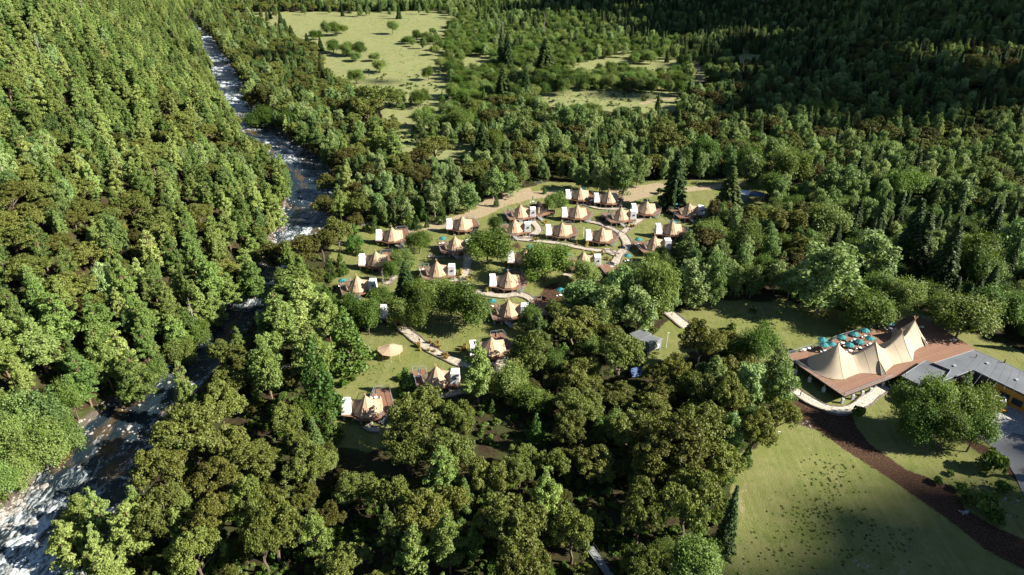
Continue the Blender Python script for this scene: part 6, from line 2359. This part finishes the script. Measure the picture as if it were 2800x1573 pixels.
make_person('person', hit(1147, 938), R(160), 'person in dark clothes walking up the stone path on the lawn', 1.0, (.035, .035, .06), (.03, .03, .04))
make_person('person', hit(2187, 1086) + np.array([0, 0, .4]), R(40), 'person standing on the pale apron below the large terrace', .15, (.05, .03, .03), (.03, .03, .03))
pd = W(1673, 590, float(hit(1673, 600)[2]) + DECK_H)
make_person('person', pd, R(190), 'person in a dark red jacket standing on the long front terrace', .1, (.20, .05, .05), (.04, .05, .10))


def yak_mesh():
    rings = [(-1.15, 1.0, .10, .12), (-1.0, 1.0, .33, .36), (-.6, 1.0, .42, .42), (0, 1.02, .46, .46), (.5, 1.15, .46, .50), (.8, 1.15, .36, .42), (1.05, 1.05, .22, .26), (1.3, .92, .17, .2), (1.55, .78, .12, .13), (1.62, .74, .05, .05)]
    mb = MB()
    n = 10
    for (x, z, ry, rz_) in rings:
        for k in range(n):
            an = 2 * math.pi * k / n
            mb.v.append((x, math.cos(an) * ry, z + math.sin(an) * rz_))
    for i in range(len(rings) - 1):
        for k in range(n):
            a, b = i * n + k, i * n + (k + 1) % n
            mb.f.append((a, b, b + n, a + n))
    mb.f += [tuple(range(n - 1, -1, -1)), tuple(range(len(rings) * n - n, len(rings) * n))]
    for x in (-.85, .6):
        for y in (-.24, .24):
            mb.bar((x, y, .8), (x + (.05 if x > 0 else -.08), y, .42), .15, n=6, r_b=.09)
            mb.bar((x + (.05 if x > 0 else -.08), y, .42), (x, y, 0), .08, n=6, r_b=.06)
    for y in (-1, 1):
        mb.bar((1.28, y * .14, 1.08), (1.30, y * .42, 1.15), .04, n=4)
        mb.bar((1.30, y * .42, 1.15), (1.35, y * .48, 1.42), .035, n=4, r_b=.01)
    mb.bar((-1.12, 0, 1.1), (-1.28, 0, .45), .07, n=5, r_b=.12)
    return mb.mesh('yak', M['yak'], True)


ym = yak_mesh()
YAKS = [(1505, 283, 'black yak beside another at the small northern clearing'), (1513, 280, 'second black yak of the pair at the small clearing'), (1521, 289, 'lone small yak below the pair'), (1616, 261, 'black yak at the left of the far herd meadow'),
        (1641, 256, 'black yak above the birch tops'), (1654, 229, 'black yak highest on the far meadow'), (1693, 241, 'black yak in the upper middle of the far meadow'), (1738, 246, 'black yak right of the meadow centre'),
        (1756, 242, 'rightmost black yak on the far meadow'), (1721, 258, 'black yak alone low on the far meadow'), (1677, 263, 'black yak at the lower edge of the meadow'), (1588, 262, 'black yak nearest the meadow shrubs'),
        (1600, 236, 'black yak by the shaded far thicket'), (1712, 247, 'black yak between two others on the meadow'), (1128, 376, 'black yak grazing in the small west clearing'), (1137, 386, 'black yak lower in the small west clearing'), (1142, 305, 'black yak in the clearing by the west willows')]
for i, (px, py, lab) in enumerate(YAKS):
    p = hit(px, py)
    o = props(link('yak', ym, None, p), lab, 'yak', 'yaks grazing on the meadows')
    o.rotation_euler = (0, 0, float(rng.uniform(0, 6.28)))
    s = float(rng.uniform(.9, 1.15)); o.scale = (s, s, s)

# ------------------------------------------------------------------ stones, weeds, dry grass
ROCK_COLL = bpy.data.collections.new('shapes_rock')
for k in range(4):
    bm = bmesh.new()
    bmesh.ops.create_icosphere(bm, subdivisions=2, radius=.5)
    rg = np.random.default_rng(k)
    for v in bm.verts:
        v.co *= float(1 + .5 * (vnoise(v.co.x * 10 + k * 9, v.co.y * 10 + v.co.z * 7, 3.0, k) - .5))
        v.co.z *= .65
    m = bpy.data.meshes.new('rock'); bm.to_mesh(m); bm.free()
    m.materials.append(M['rock'])
    ROCK_COLL.objects.link(bpy.data.objects.new('shape_rock', m))
rows = []
n = 5200
yy = np.where(rng.uniform(0, 1, n) < .55, rng.uniform(75, 260, n), rng.uniform(260, 620, n))
rxx, rww = np.interp(yy, RIV_Y, RIV_X), np.interp(yy, RIV_Y, RIV_W)
sd = np.sign(rng.uniform(-1, 1, n))
xx = rxx + sd * rww * np.where(rng.uniform(0, 1, n) < .8, rng.normal(.60, .06, n), rng.uniform(0, .5, n))
zz = np.maximum(ground(xx, yy), WATER_Z - .1)
for x, y, z in zip(xx, yy, zz):
    s = float(rng.lognormal(-.9, .5))
    rows.append((x, y, z, rng.uniform(0, 6), s, s * rng.uniform(.6, 1.1), 0, int(rng.integers(0, 4))))
scatter('river_rocks', ROCK_COLL, rows, 'grey boulders and cobbles along the banks and in the rapids')
rows = []
for (x0, y0, sx_, sy_, cnt, s0) in ((30, 1420, 50, 30, 260, .5), (380, 1260, 40, 60, 260, .35), (2195, 1160, 20, 10, 22, .28), (2360, 1545, 30, 16, 16, .25), (2640, 1400, 12, 6, 10, .6), (2740, 1370, 20, 10, 16, .5), (2745, 1410, 30, 14, 26, .25), (2185, 385, 26, 14, 90, 1.0), (1205, 478, 12, 12, 60, .8)):
    for _ in range(cnt):
        q = hit(x0 + rng.normal() * sx_ * .6, y0 + rng.normal() * sy_ * .6)
        if q[2] < WATER_Z: q[2] = WATER_Z
        s = s0 * rng.lognormal(0, .4)
        rows.append((*q, rng.uniform(0, 6), s, s * .7, 0, int(rng.integers(0, 4))))
scatter('stones', ROCK_COLL, rows, 'pale stones strewn on the shore and the lawns')
# one boulder beside the road bend
q = hit(2746, 1274)
o = props(link('boulder', ROCK_COLL.objects[0].data, None, q), 'single pale boulder on the grass beside the road bend', 'boulder'); o.scale = (1.7, 1.2, 1.1)

TUFT_COLL = bpy.data.collections.new('shapes_tuft')
for k in range(3):
    rg = np.random.default_rng(50 + k)
    c = rg.normal(size=(46, 3)) * np.array([.28, .28, .06]) + np.array([0, 0, .14])
    al = np.tile(np.array([[0, 0, 1.0]]), (46, 1)) + rg.normal(size=(46, 3)) * .5
    m = quads_mesh('tuft', leaves(c, rg.normal(size=(46, 3)) + np.array([0, 0, .6]), .22, rg, 1.6, .5, al), M['leaf_willow'], rg.uniform(0, .5, 46))
    TUFT_COLL.objects.link(bpy.data.objects.new('shape_tuft', m))
rows = []
for (cx_, cy_, sx_, sy_, cnt) in ((2280, 1310, 60, 50, 110), (2230, 1400, 90, 60, 150), (2370, 1480, 120, 50, 110), (2120, 1500, 100, 60, 70), (1010, 990, 80, 50, 110), (2060, 870, 60, 12, 90), (1120, 400, 40, 20, 40), (1680, 262, 110, 18, 260),
                              (1100, 150, 90, 60, 160), (880, 120, 60, 30, 160), (1040, 60, 160, 10, 120), (2700, 1330, 60, 50, 120), (1590, 640, 180, 60, 200), (1180, 800, 120, 60, 120)):
    for _ in range(cnt):
        q = hit(cx_ + rng.normal() * sx_ * .7, cy_ + rng.normal() * sy_ * .7)
        s = rng.uniform(.15, .5) * (1.0 if cy_ > 500 else 1.8)
        rows.append((*q, rng.uniform(0, 6), s, s * rng.uniform(.5, 1.1), rng.uniform(0, .6), int(rng.integers(0, 3))))
for line in PATH_LINES[:-1]:
    for (a, b) in line[::1]:
        for _ in range(2):
            r_ = rng.uniform(.75, 1.7) * rng.choice([-1, 1])
            th = rng.uniform(0, 6.28)
            x, y = a + math.cos(th) * abs(r_), b + math.sin(th) * abs(r_)
            s = rng.uniform(.2, .5)
            rows.append((x, y, float(ground(x, y)), rng.uniform(0, 6), s, s, rng.uniform(.2, .8), int(rng.integers(0, 3))))
scatter('grass_tufts', TUFT_COLL, rows, 'dark weedy tufts dotted over the lawns and pastures')

REED_COLL = bpy.data.collections.new('shapes_reed')
for k in range(2):
    rg = np.random.default_rng(80 + k)
    nq = 60
    c = rg.normal(size=(nq, 3)) * np.array([.22, .22, .0]) + np.array([0, 0, .75]) + np.stack([np.zeros(nq), np.zeros(nq), rg.uniform(-.3, .5, nq)], -1)
    al = np.tile(np.array([[0, 0, 1.0]]), (nq, 1)) + rg.normal(size=(nq, 3)) * .18
    d = rg.normal(size=(nq, 3)); d[:, 2] *= .1
    m = quads_mesh('reed', leaves(c, d, .35, rg, 3.6, .1, al), M['leaf_dry'], rg.uniform(0, 1, nq))
    REED_COLL.objects.link(bpy.data.objects.new('shape_reed', m))
rows = []
for (px, py, cnt, sp) in ((1412, 622, 8, 5), (1470, 655, 7, 5), (1490, 612, 7, 5), (1518, 655, 6, 4), (1560, 598, 8, 5), (1608, 668, 8, 5), (1650, 660, 7, 5), (1655, 555, 8, 6), (1680, 600, 8, 5), (1580, 672, 8, 10), (1724, 625, 8, 8), (1735, 590, 7, 5),
                          (1040, 668, 9, 5), (1068, 668, 9, 5), (1080, 722, 9, 6), (1335, 795, 9, 4), (1355, 795, 6, 4), (1278, 768, 9, 5), (1255, 755, 9, 6), (1148, 950, 9, 5), (1190, 945, 12, 7), (1220, 980, 10, 6), (1272, 955, 14, 6), (1385, 885, 10, 6), (1165, 965, 6, 8),
                          (1660, 705, 10, 10), (1610, 560, 6, 5), (1560, 640, 8, 8), (1690, 740, 8, 10), (1495, 870, 10, 8), (1260, 850, 6, 8), (1050, 1090, 3, 4), (1620, 700, 8, 8)):
    for _ in range(max(3, int(cnt * .6))):
        q = hit(px + rng.normal() * sp, py + rng.normal() * sp * .6)
        s = rng.uniform(.45, .9)
        rows.append((*q, rng.uniform(0, 6), s, s * rng.uniform(.7, 1.3), rng.uniform(0, 1), int(rng.integers(0, 2))))
scatter('dry_grass', REED_COLL, rows, 'tall golden dry grass clumps around the decks and paths')

# ------------------------------------------------------------------ unseen clouds added above and to the right, shaped to cast the broad shades
SHADE = [
    ([(1640, 60), (1900, 190), (1880, 290), (2080, 365), (2330, 390), (2600, 380), (2850, 410), (3100, 360), (3100, -60), (1500, -80), (1250, -10), (1400, 30)], 1.0),
    ([(1200, 205), (1400, 170), (1600, 215), (1900, 190), (1880, 260), (1700, 250), (1500, 260), (1300, 250), (1150, 240), (960, 205), (800, 170), (700, 185), (640, 150), (700, 130), (900, 170)], 0.8),
    ([(400, 130), (460, 110), (560, 190), (640, 240), (560, 240), (480, 190)], 0.8),
    ([(1900, 1760), (2040, 1500), (2240, 1360), (2440, 1310), (2620, 1230), (2900, 1120), (3300, 1200), (3300, 1900), (2500, 1900)], 0.8),
]


def build_shade_clouds():
    bm0 = bmesh.new()
    bmesh.ops.create_icosphere(bm0, subdivisions=1, radius=1.0)
    V0 = np.array([v.co[:] for v in bm0.verts])
    F0 = np.array([[v.index for v in f.verts] for f in bm0.faces])
    bm0.free()
    rg = np.random.default_rng(77)
    for ci, (px, dens) in enumerate(SHADE):
        poly = np.array([(W(a, max(b, -120), 6)[:2]) for a, b in px])
        x0, y0 = poly.min(0); x1, y1 = poly.max(0)
        near_ = ci == 3
        big = 26 if not near_ else 8
        area = (x1 - x0) * (y1 - y0)
        n = int(area / (big * big) * (1.1 if dens >= 1 else 0.9 * dens + (0.6 if ci == 3 else 0.2))) + 10
        X = rg.uniform(x0, x1, n); Y = rg.uniform(y0, y1, n)
        k = inpoly(X, Y, poly)
        X, Y = X[k], Y[k]
        edge = np.array([polydist(np.array([a]), np.array([b]), [tuple(p) for p in poly] + [tuple(poly[0])])[0] for a, b in zip(X, Y)])
        VV, FF = [], []
        off = 0
        for a, b, e in zip(X, Y, edge):
            if rg.uniform() > 0.15 + e / (2.6 * big): continue
            alt = 640 + rg.uniform(-40, 60)
            s = alt / SUN_DIR[2]
            c = np.array([a, b, 6]) + SUN_DIR * s
            r = big * rg.uniform(0.45, 1.0) * (0.5 + min(1, e / (2 * big)) * 0.7)
            VV.append(c + V0 * np.array([r, r, r * 0.75]) * (1 + rg.normal(size=(len(V0), 1)) * 0.08))
            FF.append(F0 + off)
            off += len(V0)
        m = bpy.data.meshes.new('shade_cloud')
        m.from_pydata(np.concatenate(VV).tolist(), [], np.concatenate(FF).tolist())
        m.materials.append(M['shade_cloud'])
        o = link('shade_cloud', m)
        props(o, label='unseen cumulus puffs added to shade the valley', kind='stuff')


M['shade_cloud'] = simple('shade_cloud', (0.9, 0.9, 0.9), (0.85, 0.85, 0.86), 0.01, 1.0, spec=0.0, world=True)
build_shade_clouds()
